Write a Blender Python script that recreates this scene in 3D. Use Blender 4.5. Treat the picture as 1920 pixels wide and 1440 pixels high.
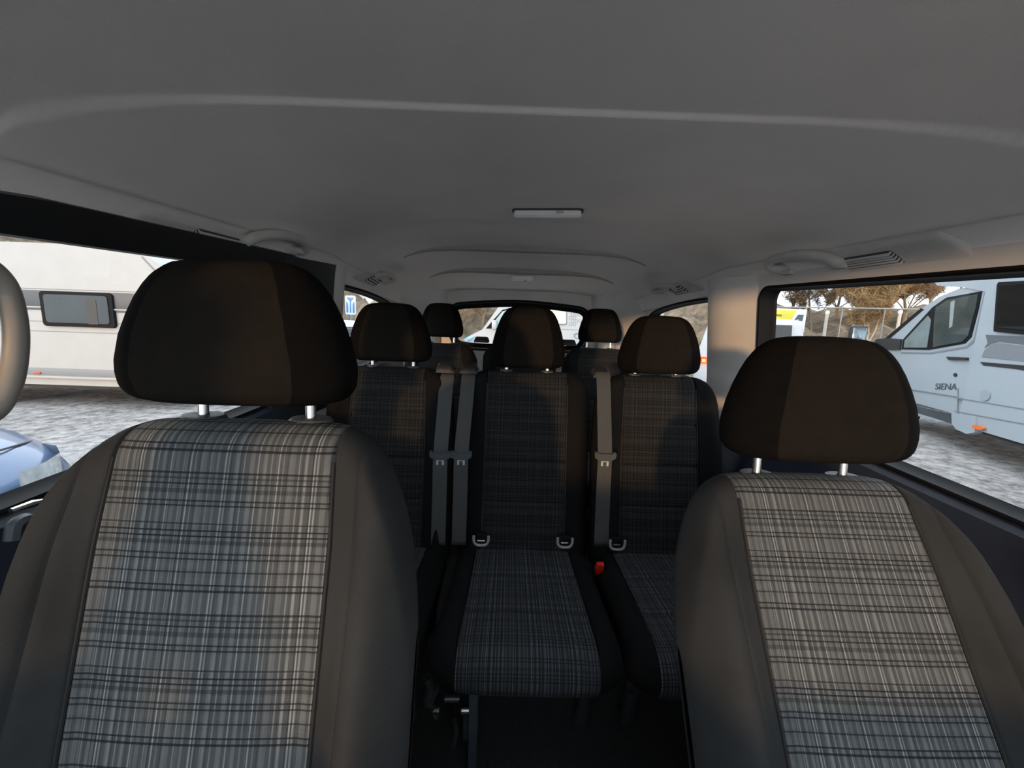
import bpy, bmesh, math, random
from mathutils import Vector, Matrix
random.seed(7)
for o in list(bpy.data.objects): bpy.data.objects.remove(o)
SC = bpy.context.scene
COL = SC.collection

# ------------------------------------------------------------------ camera
F = 720.0                                   # focal length in pixels of the 1920x1440 frame
CAM = Vector((-0.057, 0.0, 1.5))
YAW, PITCH, ROLL = math.radians(0.40), math.radians(-11.38), math.radians(2.0)
fwd = Vector((math.sin(YAW)*math.cos(PITCH), math.cos(YAW)*math.cos(PITCH), math.sin(PITCH)))
_r = fwd.cross(Vector((0, 0, 1))).normalized(); _u = _r.cross(fwd)
RT = _r*math.cos(ROLL)+_u*math.sin(ROLL); UP = -_r*math.sin(ROLL)+_u*math.cos(ROLL)
cd = bpy.data.cameras.new('camera'); cam = bpy.data.objects.new('camera', cd); COL.objects.link(cam)
cd.sensor_fit = 'HORIZONTAL'; cd.sensor_width = 36.0; cd.lens = 36.0*F/1920.0
cd.clip_start = 0.02; cd.clip_end = 300
m = Matrix.Identity(4)
for i in range(3):
    m[i][0] = RT[i]; m[i][1] = UP[i]; m[i][2] = -fwd[i]; m[i][3] = CAM[i]
cam.matrix_world = m
SC.camera = cam

# ------------------------------------------------------------------ light
W = bpy.data.worlds.new('World'); SC.world = W; W.use_nodes = True
bg = W.node_tree.nodes['Background']
bg.inputs[0].default_value = (0.84, 0.925, 1.0, 1); bg.inputs[1].default_value = 1.0
sd = bpy.data.lights.new('sun', 'SUN'); sun = bpy.data.objects.new('sun', sd); COL.objects.link(sun)
sd.energy = 0.85; sd.angle = math.radians(2.5); sd.color = (1.0, 0.60, 0.28)
SUN_DIR = Vector((-0.34, -1.0, 0.115)).normalized()
sun.rotation_euler = SUN_DIR.to_track_quat('Z', 'Y').to_euler()
sun.location = SUN_DIR*20
vs = SC.view_settings
vs.view_transform = 'Standard'; vs.look = 'None'; vs.gamma = 1; vs.use_curve_mapping = False
vs.exposure = 1.65

# ------------------------------------------------------------------ pixel helpers
def ray(px, py): return fwd+RT*((px-960)/F)-UP*((py-720)/F)
def atY(px, py, y): d = ray(px, py); return CAM+d*(y/d.y)
def atX(px, py, x): d = ray(px, py); return CAM+d*((x-CAM.x)/d.x)
def atZ(px, py, z): d = ray(px, py); return CAM+d*((z-CAM.z)/d.z)
# the car park falls away behind the van: frame OUT has its ground at z = 0
TILT = math.radians(-2.9)
OUT = Matrix.Translation((CAM.x, 0, -0.10)) @ Matrix.Rotation(TILT, 4, 'X')
OI = OUT.inverted()
def outray(px, py): return OI @ CAM, (OI.to_3x3() @ ray(px, py))
def outplane(px, py, p0, n):
    o, d = outray(px, py); n = Vector(n); return o+d*((Vector(p0)-o).dot(n)/d.dot(n))

# ------------------------------------------------------------------ materials
MATS = {}
def nodes(name):
    m = bpy.data.materials.new(name); m.use_nodes = True
    nt = m.node_tree; return m, nt, nt.nodes['Principled BSDF']
def mat(name, col, rough=0.6, metal=0.0, var=0.0, scale=30.0, bump=0.0, bscale=300.0, spec=0.5, emit=None, estr=0, coat=0.0, sheen=0.0):
    if name in MATS: return MATS[name]
    m, nt, b = nodes(name)
    c = (*col, 1)
    b.inputs['Base Color'].default_value = c; b.inputs['Roughness'].default_value = rough
    b.inputs['Metallic'].default_value = metal; b.inputs['Specular IOR Level'].default_value = spec
    b.inputs['Coat Weight'].default_value = coat; b.inputs['Sheen Weight'].default_value = sheen
    tc = nt.nodes.new('ShaderNodeTexCoord')
    if var > 0:
        n = nt.nodes.new('ShaderNodeTexNoise'); n.inputs['Scale'].default_value = scale; n.inputs['Detail'].default_value = 6
        nt.links.new(tc.outputs['Object'], n.inputs['Vector'])
        r = nt.nodes.new('ShaderNodeValToRGB')
        r.color_ramp.elements[0].color = tuple(x*(1-var) for x in col)+(1,); r.color_ramp.elements[0].position = .3
        r.color_ramp.elements[1].color = tuple(min(1, x*(1+var)) for x in col)+(1,); r.color_ramp.elements[1].position = .7
        nt.links.new(n.outputs['Fac'], r.inputs[0]); nt.links.new(r.outputs[0], b.inputs['Base Color'])
    if bump > 0:
        n2 = nt.nodes.new('ShaderNodeTexNoise'); n2.inputs['Scale'].default_value = bscale; n2.inputs['Detail'].default_value = 3
        nt.links.new(tc.outputs['Object'], n2.inputs['Vector'])
        bp = nt.nodes.new('ShaderNodeBump'); bp.inputs['Strength'].default_value = bump; bp.inputs['Distance'].default_value = .002
        nt.links.new(n2.outputs['Fac'], bp.inputs['Height']); nt.links.new(bp.outputs[0], b.inputs['Normal'])
    if emit:
        b.inputs['Emission Color'].default_value = (*emit, 1); b.inputs['Emission Strength'].default_value = estr
    MATS[name] = m; return m

def glass(name, tint=(.93, .96, .96), gloss=1.0, rough=0.0):
    m = bpy.data.materials.new(name); m.use_nodes = True; nt = m.node_tree; nt.nodes.clear()
    out = nt.nodes.new('ShaderNodeOutputMaterial'); mix = nt.nodes.new('ShaderNodeMixShader')
    tr = nt.nodes.new('ShaderNodeBsdfTransparent'); gl = nt.nodes.new('ShaderNodeBsdfGlossy')
    fr = nt.nodes.new('ShaderNodeLayerWeight'); fr.inputs['Blend'].default_value = .5       # Schlick, same from both sides
    pw = nt.nodes.new('ShaderNodeMath'); pw.operation = 'POWER'; pw.inputs[1].default_value = 5
    mu = nt.nodes.new('ShaderNodeMath'); mu.operation = 'MULTIPLY_ADD'; mu.inputs[1].default_value = .9*gloss; mu.inputs[2].default_value = .04*gloss
    tr.inputs[0].default_value = (*tint, 1); gl.inputs['Roughness'].default_value = rough
    nt.links.new(fr.outputs['Facing'], pw.inputs[0]); nt.links.new(pw.outputs[0], mu.inputs[0]); nt.links.new(mu.outputs[0], mix.inputs[0])
    nt.links.new(tr.outputs[0], mix.inputs[1]); nt.links.new(gl.outputs[0], mix.inputs[2]); nt.links.new(mix.outputs[0], out.inputs[0])
    return m

def plaid(name, base, light, dark, lightmul=1.0):
    """woven check: UV in metres, u across the seat, v along it"""
    m, nt, b = nodes(name); L = nt.links.new; N = nt.nodes.new
    b.inputs['Roughness'].default_value = .9; b.inputs['Specular IOR Level'].default_value = .08
    uv = N('ShaderNodeUVMap'); sp = N('ShaderNodeSeparateXYZ'); L(uv.outputs[0], sp.inputs[0])
    def mth(op, a, c=None):
        n = N('ShaderNodeMath'); n.operation = op
        if hasattr(a, 'links'): L(a, n.inputs[0])
        else: n.inputs[0].default_value = a
        if c is not None:
            if hasattr(c, 'links'): L(c, n.inputs[1])
            else: n.inputs[1].default_value = c
        return n.outputs[0]
    def ramp(sig, period, off, stops):
        f = mth('FRACT', mth('DIVIDE', mth('ADD', sig, off), period))
        r = N('ShaderNodeValToRGB'); r.color_ramp.interpolation = 'CONSTANT'
        els = r.color_ramp.elements
        while len(els) > 1: els.remove(els[-1])
        els[0].position = 0; els[0].color = (stops[0][1],)*3+(1,)
        for p, v in stops[1:]:
            e = els.new(p); e.color = (v, v, v, 1)
        L(f, r.inputs[0]); return r.outputs[0]
    # light warp threads
    def lines(ls, w):
        s = [(0, 0)]
        for p, v, k in ls: s += [(p, v), (p+w*k, 0)]
        return s
    v1 = ramp(sp.outputs[0], .104, 5.0, lines([(.03, .9, 1), (.065, .55, 1), (.14, .25, 3), (.24, .5, 1), (.31, .3, 2), (.40, .75, 1), (.46, .2, 3), (.55, .4, 1), (.63, .9, 1), (.68, .35, 1), (.77, .2, 3), (.86, .5, 1), (.93, .3, 2)], .016))
    v2 = ramp(sp.outputs[0], .0613, 5.0, lines([(.1, .35, 2), (.33, .2, 2), (.55, .3, 1), (.8, .25, 2)], .025))
    vd = ramp(sp.outputs[0], .104, 5.0, lines([(.01, .7, 1), (.09, .5, 1), (.20, .6, 1), (.36, .4, 1), (.50, .5, 1), (.60, .8, 1), (.73, .5, 1), (.90, .5, 1)], .014))
    # dark weft bands
    h1 = ramp(sp.outputs[1], .158, 5.0, lines([(.02, .9, 1), (.06, .9, 1), (.13, .55, 2), (.18, 1., 1), (.22, 1., 1), (.27, .8, 1), (.40, .9, 1), (.435, .9, 1), (.50, .5, 2), (.56, .95, 1), (.60, .6, 1), (.64, .9, 1), (.80, .95, 1), (.84, .95, 1), (.93, .8, 1)], .014))
    h2 = ramp(sp.outputs[1], .158, 5.0, lines([(.0, .35, 7), (.12, .45, 12), (.39, .35, 5), (.49, .45, 13), (.79, .35, 5), (.90, .3, 5)], .012))
    # fine irregularity of the threads
    mp = N('ShaderNodeMapping'); mp.inputs['Scale'].default_value = (700, 40, 1); L(uv.outputs[0], mp.inputs[0])
    nz = N('ShaderNodeTexNoise'); nz.inputs['Scale'].default_value = 1; nz.inputs['Detail'].default_value = 3; L(mp.outputs[0], nz.inputs['Vector'])
    mp2 = N('ShaderNodeMapping'); mp2.inputs['Scale'].default_value = (25, 900, 1); L(uv.outputs[0], mp2.inputs[0])
    nz2 = N('ShaderNodeTexNoise'); nz2.inputs['Scale'].default_value = 1; nz2.inputs['Detail'].default_value = 2; L(mp2.outputs[0], nz2.inputs['Vector'])
    brk = N('ShaderNodeTexNoise'); brk.inputs['Scale'].default_value = 28; L(uv.outputs[0], brk.inputs['Vector'])
    lv = mth('MULTIPLY', mth('ADD', v1, mth('MULTIPLY', v2, .8)), mth('ADD', mth('MULTIPLY', brk.outputs['Fac'], .8*lightmul), .32*lightmul))
    def mix(fac, a, c):
        n = N('ShaderNodeMix'); n.data_type = 'RGBA'; L(fac, n.inputs[0])
        for s, k in ((a, 6), (c, 7)):
            if isinstance(s, tuple): n.inputs[k].default_value = (*s, 1)
            else: L(s, n.inputs[k])
        return n.outputs[2]
    def clampo(s):
        n = N('ShaderNodeClamp'); L(s, n.inputs[0]); return n.outputs[0]
    c0 = mix(nz.outputs['Fac'], tuple(x*.74 for x in base), tuple(x*1.30 for x in base))
    c0 = mix(mth('MULTIPLY', nz2.outputs['Fac'], .55), c0, tuple(x*.55 for x in base))
    c1 = mix(clampo(mth('MULTIPLY', h2, .5)), c0, tuple(x*.8+y*.2 for x, y in zip(dark, base)))
    c2 = mix(clampo(mth('MULTIPLY', vd, .6)), c1, dark)
    c3 = mix(clampo(lv), c2, light)
    c4 = mix(clampo(mth('MULTIPLY', h1, .85)), c3, dark)
    L(c4, b.inputs['Base Color'])
    bp = N('ShaderNodeBump'); bp.inputs['Strength'].default_value = .25; bp.inputs['Distance'].default_value = .001
    L(mth('ADD', nz.outputs['Fac'], nz2.outputs['Fac']), bp.inputs['Height']); L(bp.outputs[0], b.inputs['Normal'])
    return m

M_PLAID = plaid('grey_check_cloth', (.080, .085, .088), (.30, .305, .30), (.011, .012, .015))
M_PLAID_SHADE = plaid('dark_check_cloth', (.020, .020, .0205), (.07, .07, .07), (.005, .005, .006), .7)  # front seat cloth darkened: shade of the rear rows put into the colour
M_PLAID_LIT = plaid('lit_striped_cushion_cloth', (.026, .028, .032), (.15, .155, .165), (.013, .014, .017), 1.1)  # same cloth, brighter to paint in daylight on the cushions; cross lines weaker
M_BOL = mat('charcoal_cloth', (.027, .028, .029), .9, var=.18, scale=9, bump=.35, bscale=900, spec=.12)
M_BOL_SHADE = mat('shaded_bolster_cloth', (.0075, .0075, .008), .92, var=.15, scale=9, bump=.35, bscale=900, spec=.08)  # bolster cloth darkened for the rear rows, shade carried by the colour
M_HEAD_SHADE = mat('shaded_black_headrest_cloth', (.005, .0045, .0042), .95, var=.12, scale=60, bump=.3, bscale=1000, spec=.05)  # headrest sides: same cloth with their shade painted in
M_HEAD_LIT = mat('sunlit_black_headrest_cloth', (.0125, .0105, .009), .95, var=.12, scale=60, bump=.3, bscale=1000, spec=.05)  # headrest centres: lighter, browner tone paints in the warm sun
M_SEAM = mat('seam_thread', (.012, .012, .013), .9, var=.1)
M_SHELL = mat('black_seat_shell', (.012, .012, .013), .6, var=.15, bump=.2, bscale=600)
M_BLACK = mat('black_trim', (.012, .012, .013), .55, var=.15, scale=20, bump=.15, bscale=500)
M_RUBBER = mat('black_rubber', (.004, .004, .005), .75, var=.1, spec=.2)
M_CHROME = mat('bright_steel', (.72, .71, .69), .25, metal=1.0, var=.06)
M_DMETAL = mat('dark_metal', (.16, .16, .17), .4, metal=.85, var=.2, scale=60)
M_BEZEL = mat('dark_plastic_bezel', (.03, .03, .032), .5, var=.1)
M_LINER = mat('grey_headliner_cloth', (.90, .84, .795), .95, var=.03, scale=6, bump=.25, bscale=700, spec=.1)
M_PLINER = mat('grey_pillar_plastic', (.70, .66, .63), .7, var=.04, scale=8, bump=.2, bscale=400, spec=.3)
M_HANDLE = mat('grey_handle_plastic', (.56, .53, .505), .5, var=.05, spec=.4)
M_VENT = mat('grey_vent_plastic', (.62, .585, .555), .6, var=.05)
M_VENTD = mat('vent_recess', (.06, .06, .06), .8, var=.1)
M_DOOR = mat('navy_black_door_trim', (.022, .027, .045), .42, var=.15, scale=12, bump=.15, bscale=300)
M_FLOOR = mat('black_carpet', (.016, .016, .017), .95, var=.3, scale=80, bump=.5, bscale=400)
M_BELT = mat('grey_belt_webbing', (.048, .05, .05), .75, var=.1, scale=200, bump=.3, bscale=900)
M_RED = mat('red_buckle_plastic', (.55, .02, .012), .35, var=.08)
M_LAMP = mat('white_lamp_lens', (.85, .85, .85), .25, var=.02)
M_GLASS = glass('window_glass', (.95, .97, .97), 1.0)
M_DGLASS = glass('dark_vehicle_glass', (.10, .13, .14), 1.6)
M_WHITE = mat('white_paint', (.325, .365, .40), .35, var=.02, scale=3, coat=.3)
M_CARAV = mat('white_caravan_sheet', (.33, .338, .34), .45, var=.03, scale=4)
M_CSTRIPE = mat('slate_stripe_film', (.05, .06, .072), .45, var=.05)
M_LSTRIPE = mat('light_grey_stripe_film', (.17, .187, .205), .45, var=.05)
M_SEAMG = mat('panel_gap', (.15, .165, .18), .6, var=.05)
M_ORANGE = mat('orange_marker', (.75, .16, .03), .3, var=.05)
M_BLUE = mat('silver_blue_paint', (.06, .105, .20), .28, metal=.35, var=.04, coat=.6)
M_TYRE = mat('tyre_rubber', (.015, .015, .016), .85, var=.2, bump=.4)
M_TAIL = mat('lit_tail_lamp', (.5, .02, .01), .25, emit=(1, .05, .01), estr=1.2)
M_TAILB = mat('tail_lamp_bulb', (1, .5, .1), .3, emit=(1, .33, .02), estr=3.0)
M_HEADL = mat('clear_headlamp', (.50, .55, .58), .10, metal=.85, var=.3, scale=9)

# ------------------------------------------------------------------ mesh helpers
def link(o, parent=None):
    COL.objects.link(o)
    if parent is not None: o.parent = parent
    return o
def obj(name, verts, faces, material, parent=None, smooth=True, uvs=None, clean=False):
    me = bpy.data.meshes.new(name); me.from_pydata([tuple(v) for v in verts], [], faces)
    if uvs is not None:
        ul = me.uv_layers.new(name='UVMap')
        for lp in me.loops: ul.data[lp.index].uv = uvs[lp.vertex_index]
    me.materials.append(material)
    if clean:
        bm = bmesh.new(); bm.from_mesh(me); bmesh.ops.remove_doubles(bm, verts=bm.verts, dist=1e-6)
        bmesh.ops.recalc_face_normals(bm, faces=bm.faces); bm.to_mesh(me); bm.free()
    if smooth:
        me.polygons.foreach_set('use_smooth', [True]*len(me.polygons))
        me.set_sharp_from_angle(angle=math.radians(38))
    me.update()
    return link(bpy.data.objects.new(name, me), parent)
def empty(name, loc=(0, 0, 0), parent=None, rot=(0, 0, 0)):
    o = bpy.data.objects.new(name, None); o.location = loc; o.rotation_euler = rot; o.empty_display_size = .1
    return link(o, parent)
def tag(o, label=None, cat=None, group=None, kind=None):
    if label: o['label'] = label
    if cat: o['category'] = cat
    if group: o['group'] = group
    if kind: o['kind'] = kind
    return o
class MB:
    def __init__(s): s.v = []; s.f = []
    def add(s, v, f):
        k = len(s.v); s.v += [Vector(p) for p in v]; s.f += [tuple(i+k for i in q) for q in f]; return s
    def box(s, c, d, bev=0, rot=None):
        bm = bmesh.new(); bmesh.ops.create_cube(bm, size=1)
        for v in bm.verts: v.co = Vector((v.co.x*d[0], v.co.y*d[1], v.co.z*d[2]))
        if bev > 0: bmesh.ops.bevel(bm, geom=bm.edges[:], offset=bev, segments=2, affect='EDGES', profile=.6)
        bm.verts.index_update()
        R_ = rot if rot is not None else Matrix.Identity(3)
        s.add([R_ @ v.co+Vector(c) for v in bm.verts], [[v.index for v in f.verts] for f in bm.faces]); bm.free(); return s
    def tube(s, path, r, n=8, cap=True):
        path = [Vector(p) for p in path]; R_ = r if isinstance(r, (list, tuple)) else [r]*len(path)
        vs_, fs = [], []; prev = None
        for i, p in enumerate(path):
            t = (path[min(i+1, len(path)-1)]-path[max(i-1, 0)]).normalized()
            if prev is None:
                a = t.cross(Vector((0, 0, 1)))
                if a.length < .05: a = t.cross(Vector((1, 0, 0)))
            else: a = prev-t*prev.dot(t)
            a.normalize(); b = t.cross(a); prev = a
            for k in range(n):
                an = 2*math.pi*k/n; vs_.append(p+(a*math.cos(an)+b*math.sin(an))*R_[i])
        for i in range(len(path)-1):
            for k in range(n):
                fs.append((i*n+k, i*n+(k+1) % n, (i+1)*n+(k+1) % n, (i+1)*n+k))
        if cap: fs += [tuple(range(n))[::-1], tuple(range((len(path)-1)*n, len(path)*n))]
        return s.add(vs_, fs)
    def cyl(s, a, b, r, n=20): return s.tube([a, b], r, n)
    def prism(s, poly, vec):
        n = len(poly); poly = [Vector(p) for p in poly]; vec = Vector(vec)
        return s.add(poly+[p+vec for p in poly], [tuple(range(n))[::-1], tuple(range(n, 2*n))]+[(i, (i+1) % n, n+(i+1) % n, n+i) for i in range(n)])
    def strip(s, rows, closed=False):
        n = len(rows[0]); vs_ = [p for r in rows for p in r]; fs = []
        for i in range(len(rows)-1):
            for k in range(n if closed else n-1):
                fs.append((i*n+k, i*n+(k+1) % n, (i+1)*n+(k+1) % n, (i+1)*n+k))
        return s.add(vs_, fs)
    def build(s, name, material, parent=None, smooth=True, clean=True): return obj(name, s.v, s.f, material, parent, smooth, clean=clean)
def bez(p, n=24):
    """smooth path through points (Catmull-Rom)"""
    p = [Vector(q) for q in p]; out = []
    for i in range(len(p)-1):
        a, b, c, d = p[max(i-1, 0)], p[i], p[i+1], p[min(i+2, len(p)-1)]
        k = max(2, n//(len(p)-1))
        for j in range(k):
            t = j/k; out.append(.5*((2*b)+(c-a)*t+(2*a-5*b+4*c-d)*t*t+(3*b-a-3*c+d)*t**3))
    out.append(p[-1]); return out
def interp(x, pts):
    if x <= pts[0][0]: return pts[0][1]
    for (a, b), (c, d) in zip(pts, pts[1:]):
        if x <= c: return b+(d-b)*(x-a)/(c-a)
    return pts[-1][1]
def sst(a, b, x):
    t = min(1, max(0, (x-a)/(b-a))); return t*t*(3-2*t)
def rrect(a0, a1, b0, b1, r, n=8):
    """rounded rectangle, r = radii at (a1,b1),(a0,b1),(a0,b0),(a1,b0)"""
    if not isinstance(r, (list, tuple)): r = [r]*4
    out = []
    for (ca, cb, st), q in zip(((a1, b1, 0), (a0, b1, 90), (a0, b0, 180), (a1, b0, 270)), r):
        cx = ca-q if ca == a1 else ca+q; cy = cb-q if cb == b1 else cb+q
        for k in range(n+1):
            t = math.radians(st+90*k/n); out.append((cx+q*math.cos(t), cy+q*math.sin(t)))
    return out

# ================================================================== THE VAN (setting)
HB, ZB, ZT, FLR = .815, 1.17, 1.59, .35
def wallx(z):                                        # half width of the inner wall at height z
    return interp(z, [(FLR, .80), (ZB, HB), (ZT, .765), (1.72, .735)])
def zside(y): return interp(y, [(1.5, 1.605), (1.62, 1.58), (2.45, 1.50), (3.0, 1.44)])
def zmid(y): return 1.80-.012*sst(1.3, 1.7, y)-.05*sst(1.7, 2.55, y)-.115*sst(2.45, 3.0, y)
def ceil(x, y, detail=True):
    a = min(1.0, abs(x)/.765); zs, zc = zside(y), zmid(y)
    z = zs+(zc-zs)*max(0, 1-a**4.6)**.62
    if detail:
        # recessed roof panel behind the front header
        qx = abs(x)-(.735-.07); qy = .66+.07-y-.58*x**4
        d = math.hypot(max(qx, 0), max(qy, 0))+min(max(qx, qy), 0)-.07
        z -= .0065*(1-sst(-.008, .003, d))
        # shallow cross ribs
        for y0, amp, hw in ((1.40, .007, .48), (1.90, .010, .46), (2.52, .010, .50)):
            yy = y-y0-.25*x*x; w = max(0, 1-(abs(x)/hw)**4)
            if -.30 < yy < .35: z += amp*w*(sst(-.04, .09, yy)-sst(.09, .34, yy))-.4*amp*w*(sst(-.30, -.05, yy)-sst(-.05, .05, yy))
    return z
def onceil(px, py, off=0.0):
    d = ray(px, py); t = .2
    while t < 4:
        p = CAM+d*t
        if p.z >= ceil(p.x, p.y, False)-off: return p
        t += .002
    return p
ys = [-.30+.05*i for i in range(16)]+[.36+.003*i for i in range(115)]+[.71+.02*i for i in range(114)]
ys = sorted(set(round(y, 4) for y in ys if y <= 2.985))+[2.985]
xs = sorted(set([round(-.765+.0153*i, 4) for i in range(101)]+[s*(.70+.004*i) for i in range(14) for s in (-1, 1)]))
vv = [(x, y, ceil(x, y)) for y in ys for x in xs]; n = len(xs)
ff = [(j*n+i, j*n+i+1, (j+1)*n+i+1, (j+1)*n+i) for j in range(len(ys)-1) for i in range(n-1)]
ce = obj('ceiling', vv, ff, M_LINER)
tag(ce, 'pale grey cloth headliner with shallow cross ribs over the whole cabin', 'headliner', kind='structure')
roof = MB().add([(x, y, ceil(x, y, False)+.045) for y in (-.3, .3, .9, 1.5, 2.1, 2.6, 3.05) for x in (-.84, -.7, -.4, 0, .4, .7, .84)],
                [(j*7+i, j*7+i+1, (j+1)*7+i+1, (j+1)*7+i) for j in range(6) for i in range(6)]).build('roof_skin', M_WHITE, ce)

M_ARC = mat('grey_roof_arc', (.40, .375, .355), .9, var=.05)  # arched strips added along the headliner, front lip a darker grey
for y0, hw, hh, cv in ((1.86, .60, .026, .30), (2.46, .60, .030, .28)):
    rows = []; xx = [-hw+2*hw*k/40 for k in range(41)]
    for dy, f in ((0, -.012), (.004, .75), (.02, 1.0), (.20, -.012)):
        rows.append([Vector((x, y0+cv*x*x+dy, ceil(x, y0+cv*x*x+dy)+(.008 if f < 0 else 0)-max(f, 0)*hh*max(0, 1-(x/hw)**2))) for x in xx])
    MB().strip(rows[:3]).build('roof_arc_lip', M_ARC, ce); MB().strip(rows[2:]).build('roof_arc', M_LINER, ce)
fl = MB().box((0, 1.2, FLR-.03), (1.62, 3.9, .06)).build('floor', M_FLOOR, smooth=False)
tag(fl, 'black carpeted van floor under the seats', 'floor', kind='structure')

def panel(mb, a0, a1, b0, b1, hole, mp, reveal, sub=1):
    """flat panel a0..a1 x b0..b1 with one opening, plus the reveal of the opening"""
    ca = sum(p[0] for p in hole)/len(hole); cb = sum(p[1] for p in hole)/len(hole)
    def outer(a, b):
        da, db = a-ca, b-cb; t = 1e9
        if da > 1e-9: t = min(t, (a1-ca)/da)
        if da < -1e-9: t = min(t, (a0-ca)/da)
        if db > 1e-9: t = min(t, (b1-cb)/db)
        if db < -1e-9: t = min(t, (b0-cb)/db)
        return ca+da*t, cb+db*t
    H = list(hole); O = [outer(*p) for p in H]
    for cr in ((a0, b0), (a0, b1), (a1, b0), (a1, b1)):
        k = min(range(len(O)), key=lambda i: (O[i][0]-cr[0])**2+(O[i][1]-cr[1])**2); O[k] = cr
    n = len(H); rows = []
    for s in (0, .25, .5, .75, 1): rows.append([mp(o[0]*(1-s)+h[0]*s, o[1]*(1-s)+h[1]*s) for o, h in zip(O, H)])
    mb.strip(rows, closed=True)
    rv = MB(); rv.strip([rows[-1], [mp(h[0], h[1])+Vector(reveal) for h in H]], closed=True); return rv

# side windows: (y0, y1) ; hole shapes in (y, z)
SLIDE = rrect(.46, 1.315, ZB, ZT, [.045, .05, .05, .05])
def quarter_hole():
    out = []
    top = [(1.600, 1.18), (1.597, 1.40), (1.60, 1.50), (1.615, 1.545), (1.65, 1.562), (1.80, 1.556), (2.0, 1.540), (2.2, 1.515), (2.33, 1.488), (2.41, 1.44), (2.43, 1.36), (2.44, 1.20), (2.40, 1.175), (2.0, 1.172), (1.63, 1.17)]
    p = bez([(a, b, 0) for a, b in top+[top[0]]], 90); return [(q.x, q.y) for q in p[:-1]][::-1]
QUART = quarter_hole()
FRONTW = rrect(-.62, .24, ZB, 1.595, [.05, .25, .05, .05])
def inset(poly, d):
    n = len(poly); out = []
    ca = sum(p[0] for p in poly)/n; cb = sum(p[1] for p in poly)/n
    for i in range(n):
        a, b = Vector(poly[i-1]), Vector(poly[(i+1) % n]); t = (b-a)
        if t.length < 1e-6: t = Vector((1, 0))
        nrm = Vector((-t.y, t.x)).normalized()
        if nrm.dot(Vector((ca, cb))-Vector(poly[i])) < 0: nrm = -nrm
        out.append((poly[i][0]+nrm.x*d, poly[i][1]+nrm.y*d))
    return out
wn = 0
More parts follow.
